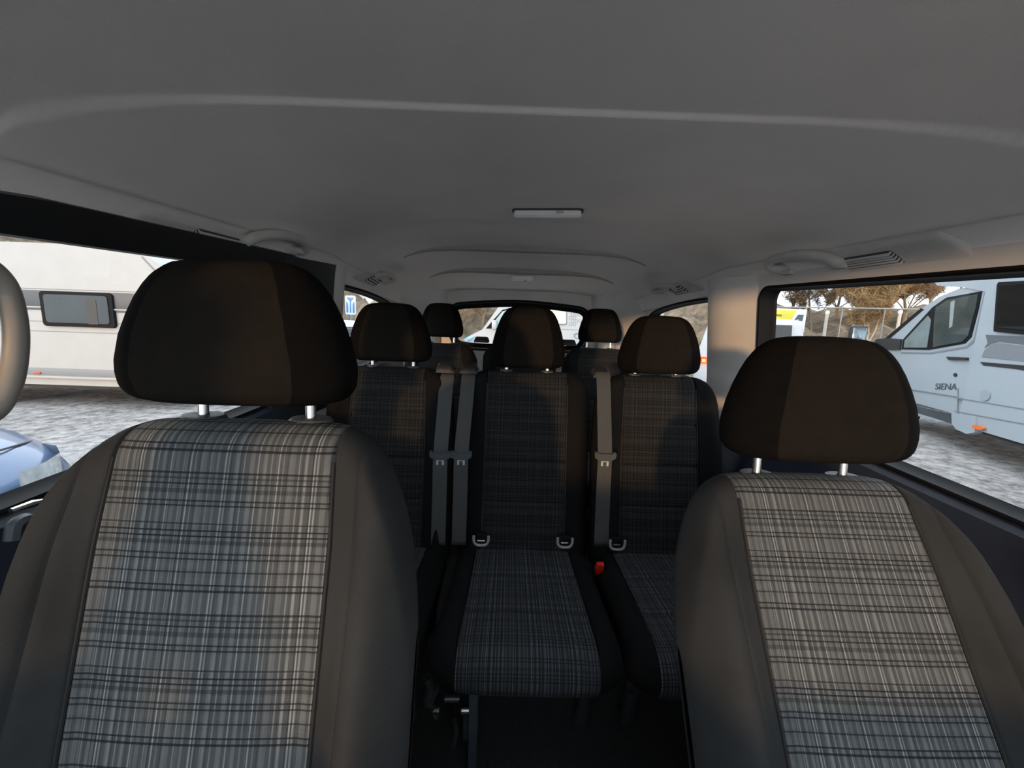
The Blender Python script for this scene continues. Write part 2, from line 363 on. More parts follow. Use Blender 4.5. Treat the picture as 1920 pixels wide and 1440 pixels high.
for sx, side in ((-1, 'left'), (1, 'right')):
    mp = lambda y, z: Vector((sx*wallx(z), y, z))
    wall = empty('wall_'+side)
    tag(wall, 'van %s side wall with dark door trim below and grey pillar trim above' % ('left hand' if sx < 0 else 'right hand'), 'van wall', kind='structure')
    mb = MB()
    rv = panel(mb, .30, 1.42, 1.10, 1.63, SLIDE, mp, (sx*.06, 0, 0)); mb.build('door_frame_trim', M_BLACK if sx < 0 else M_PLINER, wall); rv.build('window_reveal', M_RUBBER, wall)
    mb = MB(); rv = panel(mb, 1.42, 2.985, 1.10, 1.63, QUART, mp, (sx*.06, 0, 0)); mb.build('quarter_panel_trim', M_PLINER, wall); rv.build('window_reveal', M_RUBBER, wall)
    mb = MB(); rv = panel(mb, -.75, .30, 1.10, 1.63, FRONTW, mp, (sx*.06, 0, 0)); mb.build('front_door_trim', M_BLACK, wall); rv.build('window_reveal', M_RUBBER, wall)
    # lower door cards, with a moulded sill ledge
    mb = MB(); rows = []
    for y in (-1.0, -.3, .3, .31, 1.40, 1.43, 2.985):
        k = 0 if .3 < y < 1.42 else .012
        rows.append([Vector((sx*(wallx(z)-dx-k), y, z)) for z, dx in ((1.162, -.02), (1.168, .002), (1.155, .018), (1.10, .026), (1.02, .03), (.95, .055), (.86, .06), (.80, .03), (.5, .03), (FLR, .03))])
    mb.strip(rows); mb.build('door_card', M_DOOR, wall)
    # outer skin so daylight enters only through the glass
    mb = MB(); mb.strip([[Vector((sx*(wallx(z)+.075), y, z)) for z in (.15, .6, 1.10)] for y in (-1.0, 1.0, 3.05)]); mb.build('outer_skin', M_WHITE, wall)
    # C pillar garnish standing proud of the wall
    mb = MB(); rows = []
    for z in (1.02, 1.15, 1.25, 1.40, 1.50, 1.57, 1.60, 1.63):
        x = wallx(z)
        rows.append([Vector((sx*(x-dx), y, z)) for y, dx in ((1.322, -.03), (1.325, .002), (1.36, .018), (1.42, .040), (1.455, .050), (1.50, .054), (1.56, .050), (1.588, .036), (1.594, .0), (1.594, -.03))])
    mb.strip(rows); mb.build('pillar_trim', M_PLINER, wall)
    mb = MB().box((sx*(wallx(1.50)-.0), 1.375, 1.568), (.012, .09, .004)); mb.build('trim_joint', M_SEAM, wall)
    # B pillar
    mb = MB(); rows = []
    for z in (FLR, 1.0, 1.3, 1.55, 1.66):
        x = wallx(z); rows.append([Vector((sx*(x-dx), y, z)) for y, dx in ((.27, 0), (.29, .018), (.36, .022), (.43, .018), (.45, 0))])
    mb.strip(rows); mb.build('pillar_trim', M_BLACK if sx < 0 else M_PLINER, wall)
    # D pillar, beside the tailgate
    mb = MB(); rows = []
    for z in (.8, 1.15, 1.3, 1.45, 1.56, 1.62):
        x = wallx(z); k = .05*sst(1.3, 1.6, z)
        rows.append([Vector((sx*(x-dx), y, z)) for y, dx in ((2.45, 0), (2.50, .02), (2.65, .06+k), (2.85, .13+k), (2.96, .18+k), (2.985, .20+k))])
    mb.strip(rows); mb.build('pillar_trim', M_PLINER, wall)
    for nm, hole, lb in (('slide', SLIDE, 'sliding door window'), ('quarter', QUART, 'rear quarter window'), ('front', FRONTW, 'front door window')):
        wn += 1
        w = empty('window_%d' % wn); tag(w, '%s on the %s of the van' % (lb, 'left' if sx < 0 else 'right'), 'window', kind='structure')
        H2 = inset(hole, .004)
        mb = MB(); mb.add([mp(a, b)+Vector((sx*.045, 0, 0)) for a, b in H2], [tuple(range(len(H2)))]); mb.build('pane', M_GLASS, w, smooth=False)
        sw = .012
        H3 = inset(hole, sw); H0 = inset(hole, -.004)
        mb = MB(); mb.strip([[mp(a, b)+Vector((sx*d, 0, 0)) for a, b in hh] for hh, d in ((H0, -.003), (inset(hole, .001), -.006), (inset(hole, .006), -.003), (inset(hole, .006), .03), (H3, .042))], closed=True); mb.build('seal', M_RUBBER, w)

# black upper frame on the left sliding door and its black rear post
mb = MB(); rows = []
for y in (.30, .50, .60, .90, 1.20, 1.36, 1.42, 1.45):
    zt = interp(y, [(.3, 1.60), (.58, 1.627), (1.24, 1.632), (1.36, 1.622), (1.45, 1.595)])
    rows.append([Vector((-wallx(1.575), y, 1.572)), Vector((-wallx(1.575)+.012, y, 1.574)), Vector((-wallx(1.6)+.022, y, 1.60)), Vector((-wallx(zt)+.026, y, zt)), Vector((-wallx(zt)-.02, y, zt+.012))])
mb.strip(rows)
fr = mb.build('trim_1', M_BLACK); tag(fr, 'black upper frame above the left sliding door glass', 'trim', kind='structure')
mb = MB(); rows = []
for z in (1.10, 1.25, 1.4, 1.5, 1.6, 1.625):
    x = wallx(z); rows.append([Vector((-(x-dx), y, z)) for y, dx in ((1.16, -.02), (1.165, .012), (1.20, .03), (1.30, .05), (1.43, .064), (1.452, .058), (1.456, .03))])
mb.strip(rows)
fr = mb.build('trim_2', M_BLACK); tag(fr, 'black rear post of the left sliding door', 'trim', kind='structure')

# tailgate
wr = empty('wall_rear'); tag(wr, 'tailgate wall with grey upper trim around the rear window', 'van wall', kind='structure')
RH = [(q.x, q.y) for q in bez([(a, b, 0) for a, b in ((-.50, 1.20), (-.545, 1.32), (-.535, 1.44), (-.50, 1.49), (-.40, 1.515), (0, 1.540), (.40, 1.515), (.50, 1.49), (.535, 1.44), (.545, 1.32), (.50, 1.20), (.40, 1.17), (0, 1.165), (-.40, 1.17), (-.50, 1.20))], 112)[:-1]]
RH = RH[::-1]
mb = MB(); panel(mb, -.80, .80, .90, 1.76, RH, lambda x, z: Vector((x, 2.97+(z-1.5)*-.12, z)), (0, .05, 0)).build('window_reveal', M_RUBBER, wr); mb.build('tailgate_trim', M_PLINER, wr)
mb = MB().box((0, 3.0, .62), (1.6, .06, .60), .01); mb.build('tailgate_lower_trim', M_DOOR, wr)
w = empty('window_7'); tag(w, 'rear tailgate window with a thick black border', 'window', kind='structure')
RH2 = [(x*.995, z) for x, z in RH]
mb = MB().add([(x, 3.02+(z-1.5)*-.12, z) for x, z in RH2], [tuple(range(len(RH2)))]); mb.build('pane', M_GLASS, w, smooth=False)
RI = inset(RH, .042)
mb = MB(); mb.strip([[Vector((x, 3.012+(z-1.5)*-.12+d, z)) for x, z in hh] for hh, d in ((inset(RH, -.012), -.05), (inset(RH, .004), -.055), (inset(RH, .010), 0), (RI, 0))], closed=True); mb.build('black_border', M_RUBBER, w)
# front end behind the camera: dashboard, bulkhead, A pillars, windscreen
wf = empty('wall_front'); tag(wf, 'dashboard and windscreen pillars at the front of the van', 'van wall', kind='structure')
mb = MB().strip([[Vector((x, y, z)) for x in (-.80, 0, .80)] for y, z in ((-.42, FLR), (-.42, .80), (-.34, .98), (-.40, 1.08), (-.60, 1.13), (-1.05, 1.12), (-1.10, .3))]); mb.build('dashboard', mat('grey_dashboard', (.10, .10, .10), .7, var=.1, bump=.2), wf)
for sx in (-1, 1):
    MB().tube([(sx*.80, -1.05, 1.10), (sx*.775, -.65, 1.40), (sx*.73, -.28, 1.68)], .05, 10).build('windscreen_pillar', M_PLINER, wf)
    mb = MB(); mb.strip([[Vector((sx*.82, y, z)) for z in (.3, 1.15)] for y in (-1.1, -.3, .31)]); mb.build('footwell_side', M_DOOR, wf)
mb = MB(); mb.strip([[Vector((x, -.30-dy+.08*x*x, 1.80-.20*(abs(x)/.765)**3-dz)) for x in (-.765, -.6, -.4, -.2, 0, .2, .4, .6, .765)] for dy, dz in ((-.02, -.01), (.02, .015), (.06, .035), (.07, .02), (.02, -.03))]); mb.build('header_trim', M_LINER, wf)
mb = MB(); mb.strip([[Vector((x, y-.16*(1-(x/.85)**2), z-.05*(x/.85)**2)) for x in (-.85, -.7, -.4, 0, .4, .7, .85)] for y, z in ((-1.05, 1.10), (-1.3, 1.06), (-1.6, .99), (-1.78, .90), (-1.86, .70), (-1.88, .3))]); mb.build('bonnet', mat('bounce_white_bonnet', (.80, .80, .79), .3, var=.02, coat=.4), wf)  # unseen bonnet, added in white to bounce daylight up to the headliner
w = empty('window_8'); tag(w, 'windscreen behind the viewpoint', 'window', kind='structure')
mb = MB(); mb.strip([[Vector((-.76, -.33, 1.70)), Vector((-.4, -.36, 1.745)), Vector((0, -.37, 1.76)), Vector((.4, -.36, 1.745)), Vector((.76, -.33, 1.70))], [Vector((-.80, -1.07, 1.12)), Vector((-.4, -1.15, 1.12)), Vector((0, -1.18, 1.12)), Vector((.4, -1.15, 1.12)), Vector((.80, -1.07, 1.12))]]); mb.build('pane', M_GLASS, w, smooth=False)

# ================================================================== ROOF FITTINGS
def plate_on_roof(mb, quad, off, n=10, m_=8, bev=.006):
    """quad of four roof points (x,y); a shallow tray following the roof"""
    def P(u, v):
        a = quad[0].lerp(quad[1], u); b = quad[3].lerp(quad[2], u); q = a.lerp(b, v); return q
    us = [0, 0, .03]+[i/n for i in range(1, n)]+[.97, 1, 1]; vs_ = [0, 0, .06]+[i/m_ for i in range(1, m_)]+[.94, 1, 1]
    rows = []
    for j, v in enumerate(vs_):
        r = []
        for i, u in enumerate(us):
            edge = j in (0, len(vs_)-1) or i in (0, len(us)-1); near = j in (1, len(vs_)-2) or i in (1, len(us)-2)
            q = P(u, v); h = -.004 if edge else (off*.65 if near else off)
            r.append(Vector((q.x, q.y, ceil(q.x, q.y, False)-.007-h)))
        rows.append(r)
    mb.strip(rows)
def vent(quadpx, grpx, label, slats=5):
    q = [onceil(*p) for p in quadpx]; Q = [Vector((p.x, p.y)) for p in q]
    c = sum((Vector(p) for p in q), Vector())/4
    root = empty('roof_vent'); tag(root, label, 'air vent', 'roof air vents')
    mb = MB(); plate_on_roof(mb, Q, .007); mb.build('housing', M_VENT, root)
    g = [onceil(*p) for p in grpx]; G = [Vector((p.x, p.y)) for p in g]
    mb = MB(); plate_on_roof(mb, G, .0135, 6, 4); mb.build('grille_recess', M_VENTD, root)
    for k in range(slats):
        a, b = (k+.15)/slats, (k+.62)/slats
        qq = [G[0].lerp(G[3], a), G[1].lerp(G[2], a), G[1].lerp(G[2], b), G[0].lerp(G[3], b)]
        mb = MB(); plate_on_roof(mb, qq, .0155, 4, 2); mb.build('slat', M_VENT, root)
    return root
vent([(1546, 472), (1762, 428), (1838, 466), (1600, 498)], [(1566, 474), (1672, 456), (1700, 474), (1600, 492)], 'pale grey air vent in the roof beside the front right grab handle')
vent([(478, 441), (268, 385), (208, 410), (440, 466)], [(464, 441), (372, 415), (346, 428), (442, 456)], 'pale grey air vent in the roof beside the front left grab handle')
vent([(1248, 535), (1287, 519), (1322, 538), (1268, 549)], [(1254, 537), (1276, 529), (1292, 538), (1270, 545)], 'small grey air vent above the right rear quarter window', 3)
vent([(722, 521), (690, 503), (660, 515), (700, 533)], [(716, 521), (700, 511), (684, 519), (702, 529)], 'small grey air vent above the left rear quarter window', 3)
def handle(px, label, r=.0135, off=.032):
    """px: first and last pixel = feet on the roof, between them the bar standing off the roof"""
    a, b = onceil(*px[0]), onceil(*px[-1]); root = empty('grab_handle', a.lerp(b, .5)); tag(root, label, 'grab handle', 'roof grab handles'); o = root.location.copy()
    pts = [a+Vector((0, 0, .01))]+[onceil(*p, off) for p in px[1:-1]]+[b+Vector((0, 0, .01))]
    MB().tube([p-o for p in bez(pts, 60)], r, 12).build('bar', M_HANDLE, root)
    for p in (a, b): MB().box(p-o+Vector((0, 0, .002)), (.04, .046, .016), .006).build('mount', M_HANDLE, root)
handle(((1482, 512), (1448, 502), (1446, 489), (1475, 481), (1510, 478), (1548, 483), (1570, 491), (1582, 500)), 'grey grab handle on the roof above the right sliding door window')
handle(((540, 474), (571, 470), (570, 455), (548, 444), (518, 440), (485, 443), (462, 452), (452, 461)), 'grey grab handle on the roof above the left sliding door window')
handle(((1248, 550), (1226, 546), (1224, 540), (1238, 535), (1256, 536), (1270, 543)), 'small grey grab handle above the right rear quarter window', .012, .03)
handle(((718, 531), (738, 526), (739, 520), (728, 515), (712, 515), (700, 522)), 'small grey grab handle above the left rear quarter window', .012, .03)
# B pillar grab loop at the left edge
root = empty('pillar_grab_handle', (-.70, .46, 1.4)); tag(root, 'thick taupe grab loop on the left pillar at the picture edge', 'grab handle')
pp = [atX(x, y, -.690) for x, y in ((-70, 500), (-30, 497), (8, 533), (26, 590), (30, 650), (20, 715), (-6, 765), (-50, 795))]
MB().tube([p-root.location for p in bez(pp, 56)], .0115, 14).build('loop', mat('taupe_handle_plastic', (.30, .265, .23), .5, var=.05), root)
for p in (pp[0], pp[-1]): MB().box(p-root.location+Vector((-.02, -.01, 0)), (.06, .05, .05), .01).build('mount', M_BLACK, root)
# roof lamps
def lamp(px, py, wpx, hpx, label, th=.012, bm=None):
    c = onceil(px, py); a = onceil(px-wpx/2, py); b = onceil(px+wpx/2, py); root = empty('roof_lamp', c); tag(root, label, 'lamp', 'roof lamps')
    w_ = (b-a).length; d_ = hpx; ang = math.atan2(b.y-a.y, b.x-a.x)
    R_ = Matrix.Rotation(ang, 3, 'Z')
    MB().prism([R_ @ Vector((x, y, -.015)) for x, y in rrect(-w_/2, w_/2, -d_/2, d_/2, min(.018, d_*.4), 5)], (0, 0, .03)).build('bezel', bm or M_BEZEL, root)
    le = MB(); le.prism([R_ @ Vector((x, y-.004, -.015-th)) for x, y in rrect(-w_/2*.94, w_/2*.94, -d_/2*.86, d_/2*.80, min(.014, d_*.3), 5)], (0, 0, th)); le.build('lens', M_LAMP, root)
    MB().box(R_ @ Vector((w_*.18, -d_*.5, -.015-th*.4)), (.022, .012, .008), .002, R_).build('switch', M_HANDLE, root)
lamp(1027, 388, 134, .042, 'slim white roof lamp with dark surround above the second row', .013)
lamp(978, 521, 44, .05, 'narrow white lamp on the rear part of the headliner', .008, M_LAMP)
lamp(966, 549, 52, .03, 'narrow white lamp right above the tailgate window', .008, M_LAMP)

# ================================================================== SEATS
def pad(spec, frame, names, mats, parent, uvk=1.0):
    """soft pad. frame = (origin, x axis, s axis, n axis). names/mats: (shell, insert, bolster)."""
    O, X, S, N = frame
    H, T, ti = spec['H'], spec['T'], spec['ti']
    Wf = spec['W']; drop = spec.get('drop', .28); dp = spec.get('dp', 7); bol = spec['bol']; gs = spec.get('gs', ()); bt = spec.get('bt', .8); bw = spec.get('bw', .15)
    rt = spec.get('rt', T*.9); seam2 = spec.get('seam2', 0)
    kt = 10
    tp = [ti+(1-ti)*(1-(1-k/22)**1.8) for k in range(23)]
    tp = sorted(set([round(t, 5) for t in tp]+[round(ti+d, 5) for d in (.006, .014, .025)]+([seam2-.012, seam2, seam2+.012] if seam2 else [])))
    inn = [ti-d for d in (.014, .006)]
    nI = 22; mid = [-(ti-.025)+2*(ti-.025)*k/nI for k in range(nI+1)]
    ts = sorted([-t for t in tp]+[-t for t in inn]+mid+inn+tp)
    svals = [i/70 for i in range(71)]; na = 12
    cols = []
    def bump(t, s):
        a = abs(t); f = 0
        if a > ti-.05: f = bol(s)*math.exp(-((a-bt)/bw)**2)
        f -= .006*math.exp(-((a-ti)/.010)**2)
        if seam2: f -= .0035*math.exp(-((a-seam2)/.012)**2)*sst(0.02, .1, H-s)
        f += spec.get('crown', .0)*max(0, 1-(a/ti)**2)
        if a < ti:
            for g in gs: f -= .007*math.exp(-((s-g)/.006)**2)
            for g in gs: f += .004*math.exp(-((s-g)/.05)**2)*0
        return f
    for t in ts:
        a = abs(t); d = T*max(0, 1-a**spec.get('pe', 6))**.5
        Ht = H-drop*a**dp; col = []
        for v in svals:
            s = v*(Ht-rt); col.append((t*Wf(s), s, d+bump(t, s), s))
        x0 = Wf(Ht-rt)
        for k in range(1, na+1):
            th = math.pi*k/na; s = Ht-rt+rt*math.sin(th)
            fade = max(0, math.cos(th)); col.append((t*Wf(s), s, d*math.cos(th)+bump(t, Ht-rt)*fade**.7, Ht-rt+th*rt*.8))
        for v in svals[::-10]:
            s = v*(Ht-rt); col.append((t*Wf(s), s, -d, Ht+s))
        cols.append(col)
    nv = len(cols[0]); parts = {'i': [], 'l': [], 'r': [], 'b': []}
    lim = 71+int(na*.72)
    for i in range(len(ts)-1):
        tm = (ts[i]+ts[i+1])/2
        for j in range(nv-1):
            q = (i*nv+j, (i+1)*nv+j, (i+1)*nv+j+1, i*nv+j+1)
            k = 'b' if j >= lim else ('i' if abs(tm) < ti else ('l' if tm < 0 else 'r'))
            parts[k].append(q)
    V = [O+X*p[0]+S*p[1]+N*p[2] for c in cols for p in c]; UV = [(p[0]*uvk+.3, p[3]*uvk) for c in cols for p in c]
    def sub(name, faces, material, par):
        idx = sorted({i for f in faces for i in f}); mpx = {k: n for n, k in enumerate(idx)}
        return obj(name, [V[i] for i in idx], [tuple(mpx[i] for i in f) for f in faces], material, par, True, [UV[i] for i in idx])
    sh = sub(names[0], parts['b'], mats[0], parent)
    sub(names[1], parts['i'], mats[1], sh); sub(names[2], parts['l'], mats[2], sh); sub(names[2], parts['r'], mats[2], sh)
    def surf(t, s, lift=0.0):
        a = abs(t); d = T*max(0, 1-a**spec.get('pe', 6))**.5
        return O+X*(t*Wf(s))+S*s+N*(d+bump(t, s)+lift)
    return sh, surf

HRW = [(0, .78), (.02, .88), (.05, .94), (.11, .99), (.18, 1.0), (.28, 1.0), (.45, .945), (.59, .885), (.71, .815), (.79, .765), (.88, .68), (.94, .59), (.975, .48), (.992, .33), (1, .0)]
HRD = [(0, .62), (.03, .80), (.08, .92), (.2, 1.0), (.45, 1.0), (.7, .86), (.85, .68), (.95, .45), (1, .0)]
def headrest(parent, c, w, h, d, tilt, posts, postlen, mats=None, yawm=None, seam=.58):
    """c = bottom centre of the cushion; returns the centre panel with side panels and posts as children"""
    nt_, nh = 48, 40; rings = []; zz = [i/nh for i in range(nh+1)]
    zz = sorted(set([z for z in zz]+[.01, .02, .04, .06, .97, .985, .993]))
    Rm = Matrix.Rotation(tilt, 3, 'X')
    V, idx = [], []
    us = [2*math.pi*k/nt_ for k in range(nt_)]
    for z in zz:
        ww = interp(z, HRW)*w/2; dd = interp(z, HRD)*d/2
        for u in us:
            cu, su = math.cos(u), math.sin(u); e = .62
            x = math.copysign(abs(cu)**e, cu)*ww; y = math.copysign(abs(su)**.75, su)*dd
            y += (.010*(1-(x/max(ww, 1e-4))**2))*(-1 if su < 0 else 0)*min(1, dd/(d/2))
            V.append(Rm @ Vector((x, y, z*h))+Vector(c))
    n = nt_; parts = {'c': [], 'l': [], 'r': []}
    for j in range(len(zz)-1):
        lim_ = seam+.05
        for k in range(n):
            um = us[k]+math.pi/n; cx = math.copysign(abs(math.cos(um))**.62, math.cos(um))
            key = 'c' if abs(cx) < lim_ else ('l' if cx < 0 else 'r')
            parts[key].append((j*n+k, j*n+(k+1) % n, (j+1)*n+(k+1) % n, (j+1)*n+k))
    parts['c'].append(tuple(range(n))[::-1])
    def sub(name, faces, par):
        ids = sorted({i for f in faces for i in f}); mm = {a: b for b, a in enumerate(ids)}
        return obj(name, [V[i] for i in ids], [tuple(mm[i] for i in f) for f in faces], M_HEAD_LIT if name == 'headrest' else M_HEAD_SHADE, par)
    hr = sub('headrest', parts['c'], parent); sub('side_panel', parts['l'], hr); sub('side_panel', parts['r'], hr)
    for px in (-posts/2, posts/2):
        top = Rm @ Vector((px, d*.22, h*.3))+Vector(c); bot = Rm @ Vector((px, d*.22, -postlen))+Vector(c)
        MB().tube([top, bot], .0065, 14).build('post', M_CHROME, hr)
    return hr, Rm

def belt_guide(parent, p, wd=.062):
    mb = MB(); rows = []
    for u in range(13):
        th = math.pi*u/12; rows.append([Vector(p)+Vector((x, -.035*math.cos(th)+.01, .034*math.sin(th)*sx_-.004)) for x, sx_ in ((-wd/2, .4), (-wd/2+.006, .85), (-wd/2+.014, 1), (wd/2-.014, 1), (wd/2-.006, .85), (wd/2, .4))])
    mb.strip(rows); return mb.build('belt_guide', M_BLACK, parent)

def lin(a): return lambda s: interp(s, a)
def seat(label, group, X, top, lean, kind, hr):
    """top = (y, z) of the upper back edge; kind selects proportions"""
    root = empty('car_seat', (X, top[0]-.30, FLR)); tag(root, label, 'car seat', group)
    o = root.location; a = math.radians(lean)
    S = Vector((0, math.sin(a), math.cos(a))); N = Vector((0, -math.cos(a), math.sin(a))); Xv = Vector((1, 0, 0))
    front = kind == 'front'; cloth = M_PLAID if front else M_PLAID_SHADE
    if front:
        H = .70; spec = dict(H=H, T=.052, ti=.58, W=lin([(0, .226), (.3, .238), (.55, .238), (.70, .225)]), drop=.26, dp=7, bol=lin([(0, .055), (.35, .055), (.52, .035), (.64, .012), (.70, .0)]), gs=(.30,), bt=.82, bw=.15, crown=.006, seam2=.72, pe=7)
    elif kind == 'mid':
        H = .66; spec = dict(H=H, T=.045, ti=.63, W=lin([(0, .226), (.66, .224)]), drop=.07, dp=9, bol=lin([(0, .012), (.5, .012), (.66, 0)]), gs=(.20, .345, .485), bt=.82, bw=.15, crown=.005, pe=9)
    else:
        H = .66; spec = dict(H=H, T=.048, ti=.58, W=lin([(0, .230), (.4, .230), (.66, .212)]), drop=.10, dp=8, bol=lin([(0, .03), (.45, .03), (.60, .012), (.66, 0)]), gs=(.20, .345, .485), bt=.84, bw=.16, crown=.005, pe=8)
    O = Vector((X, top[0], top[1]))-S*H-o
    br, surf = pad(spec, (O, Xv, S, N), ('backrest', 'centre_panel', 'side_bolster'), (M_SHELL, cloth, M_BOL if front else M_BOL_SHADE), root)
    # seam cords where centre cloth meets the bolsters
    for s_ in (-1, 1):
        MB().tube([surf(s_*spec['ti'], s, .0045) for s in [H*k/40 for k in range(0, 38)]], .0022, 6).build('seam_cord', M_SEAM, br)
    # cushion
    ca = math.radians(6 if not front else 9)
    Sc = Vector((0, -math.cos(ca), math.sin(ca))); Nc = Vector((0, math.sin(ca), math.cos(ca)))
    L_ = .50 if front else .465; cspec = dict(H=L_, T=.062, ti=.70 if kind != 'front' else .62, W=lin([(0, .225), (.5, .235)]), drop=.05, dp=6, bol=lin([(0, .012), (.4, .02), (.5, .01)]), gs=(.14, .30), bt=.85, bw=.14, crown=.004, rt=.07, pe=8)
    cz = hr.get('cz', .615); Oc = Vector((X, O.y+o.y-.045, cz))-o
    cu, csurf = pad(cspec, (Oc, Xv, Sc, Nc), ('cushion', 'cushion_centre', 'cushion_bolster'), (M_SHELL, cloth if front else M_PLAID_LIT, M_BOL if front else M_BOL_SHADE), root)
    # headrest, posts and post guides
    hc = Vector(hr['c'])-o
    hobj, Rm = headrest(root, hc, hr['w'], hr['h'], hr.get('d', .105), hr.get('tilt', -a*.55), hr.get('posts', .145), hr.get('pl', .10))
    for px in (-hr.get('posts', .145)/2, hr.get('posts', .145)/2):
        b0 = Rm @ Vector((px, hr.get('d', .105)*.22, 0))+hc; ax = Rm @ Vector((0, 0, 1)); zt = top[1]+hr.get('gz', .002)-o.z; g = b0+ax*((zt-b0.z)/ax.z)
        rr = .030 if front else .022
        mb = MB(); rows = []
        for q, zz in ((1.0, -.008), (1.0, .000), (.88, .004), (.45, .005), (.25, .004)):
            rows.append([g+Vector((rr*q*math.cos(t), rr*.62*q*math.sin(t), zz)) for t in [2*math.pi*k/24 for k in range(24)]])
        mb.strip(rows, closed=True); mb.build('post_guide', M_BEZEL, br)
    # seat base
    if front:
        MB().box(Vector((X, O.y+o.y-.28, FLR+.09))-o, (.42, .42, .18), .02).build('seat_base', M_SHELL, root)
        MB().box(Vector((X, O.y+o.y-.26, .535))-o, (.46, .46, .05), .02).build('cushion_pan', M_SHELL, root)
    else:
        MB().box(Vector((X, O.y+o.y-.22, cz-.085))-o, (.40, .34, .045), .012).build('cushion_pan', M_SHELL, root)
        for sx in (-1, 1):
            MB().tube([Vector((X+sx*.17, O.y+o.y-.36, cz-.10))-o, Vector((X+sx*.17, O.y+o.y-.35, FLR+.06))-o, Vector((X+sx*.17, O.y+o.y-.33, FLR))-o], .018, 10).build('leg', M_DMETAL, root)
            MB().tube([Vector((X+sx*.17, O.y+o.y-.05, cz-.10))-o, Vector((X+sx*.17, O.y+o.y-.02, FLR))-o], .018, 10).build('leg', M_DMETAL, root)
    return root, surf, csurf, br

fl_, fls, flc, flb = seat('grey checked front seat nearest the left edge with dark headrest', 'front seats', -.401, (.505, 1.338), 19, 'front',
     dict(c=(-.397, .480, 1.370), w=.282, h=.177, d=.11, tilt=-.10, posts=.145, pl=.06, gz=.001, cz=.60))
fr_, frs, frc, frb = seat('grey checked front seat on the right with warm light on it', 'front seats', .442, (.625, 1.232), 34, 'front',
     dict(c=(.436, .585, 1.279), w=.292, h=.194, d=.11, tilt=-.14, posts=.145, pl=.06, gz=.005, cz=.60))
Y2 = 1.37
r2 = []
for X, k, lb, c in ((-.475, 'row', 'second row seat on the left whose headrest catches amber light', (-.474, 1.335, 1.300)), (.006, 'mid', 'second row middle seat between the two outer seats', (.004, 1.335, 1.292)), (.470, 'row', 'second row seat on the right behind the front right headrest', (.464, 1.335, 1.288))):
    r2.append(seat(lb, 'second row seats', X, (Y2, 1.274), 14, k, dict(c=c, w=.285 if k == 'row' else .258, h=.200 if k == 'row' else .212, d=.10, tilt=-.08, posts=.146, pl=.06, gy=0, cz=.625)))
r3 = []
for X, k, lb, c in ((-.478, 'row', 'rearmost row seat on the left under the tailgate window', (-.478, 2.34, 1.305)), (.0, 'mid', 'rearmost row middle seat mostly hidden behind the second row middle headrest', (.0, 2.34, 1.285)), (.482, 'row', 'rearmost row seat on the right under the tailgate window', (.482, 2.34, 1.305))):
    r3.append(seat(lb, 'rearmost row seats', X, (2.37, 1.265), 14, k, dict(c=c, w=.262, h=.203 if k == 'row' else .18, d=.10, tilt=-.08, posts=.146, pl=.06, gy=0, cz=.60)))

# ------------------------------------------------------------------ seat belts
def seat_belt(px0, px1, label, ybase):
    """px0 = top of the strap at the guide, px1 = where the tongue hangs"""
    root = empty('seat_belt', atY(px0[0], px0[1], ybase)); tag(root, label, 'seat belt', 'second row seat belts'); o = root.location
    a = atY(px0[0], px0[1], ybase); b = atY(px1[0], px1[1], ybase-.105); top = a+Vector((0, .045, .014))
    end = b+Vector((0, -.05, -.30))
    hw = .0235; mb = MB(); rows = []
    for p in bez([top+Vector((0, .03, -.02)), top, a, a.lerp(b, .5)+Vector((0, -.004, 0)), b, b.lerp(end, .4), end], 48):
        rows.append([p-o+Vector((x, -.0008*(1 if abs(x) < hw else 0), 0)) for x in (-hw, -hw*.98, -hw*.5, 0, hw*.5, hw*.98, hw)])
    for r in rows[::-1]: pass
    mb.strip(rows); wb = mb.build('webbing', M_BELT, root, clean=False)
    sm = wb.modifiers.new('thickness', 'SOLIDIFY'); sm.thickness = .0016; sm.offset = 0
    # latch plate: dark moulded bar with steel tongue
    c = b-o+Vector((0, -.006, 0)); mb = MB()
    prof = [(-.036, .012), (-.030, .017), (-.022, .010), (.022, .010), (.030, .017), (.036, .012), (.034, -.004), (.018, -.014), (-.018, -.014), (-.034, -.004)]
    mb.prism([c+Vector((x, -.006, z)) for x, z in prof], (0, .012, 0)); lp = mb.build('latch_plate', mat('dark_grey_latch', (.07, .08, .09), .35, var=.1), root)
    out = rrect(-.0125, .0125, -.052, -.010, .004, 4); ins = rrect(-.006, .006, -.042, -.018, .002, 4); mb = MB()
    f = [c+Vector((x, -.003, z)) for x, z in out]; g = [c+Vector((x, -.003, z)) for x, z in ins]
    mb.strip([f, g, [p+Vector((0, .003, 0)) for p in g], [p+Vector((0, .003, 0)) for p in f], f], closed=True)
    mb.build('tongue', mat('satin_nickel', (.62, .64, .66), .35, metal=.3, var=.05), lp, smooth=False)
YB = 1.315
seat_belt((838, 712), (826, 853), 'grey belt hanging left of the paired middle belts', YB)
seat_belt((878, 712), (865, 853), 'grey belt hanging right of the paired middle belts', YB)
seat_belt((1131, 706), (1134, 855), 'grey belt hanging alone between the middle and right seats', YB)
for px, sname, sroot in ((836, 0, r2[0]), (880, 1, r2[1]), (1127, 1, r2[1])):
    p = atY(px, 697, 1.345); g = belt_guide(sroot[0], Vector((p.x, p.y, 1.270))-sroot[0].location, .062)
for px, sroot in ((903, r3[1]), (1066, r3[1])):
    p = atY(px, 645, 2.34); belt_guide(sroot[0], Vector((p.x, p.y, 1.285))-sroot[0].location, .09)
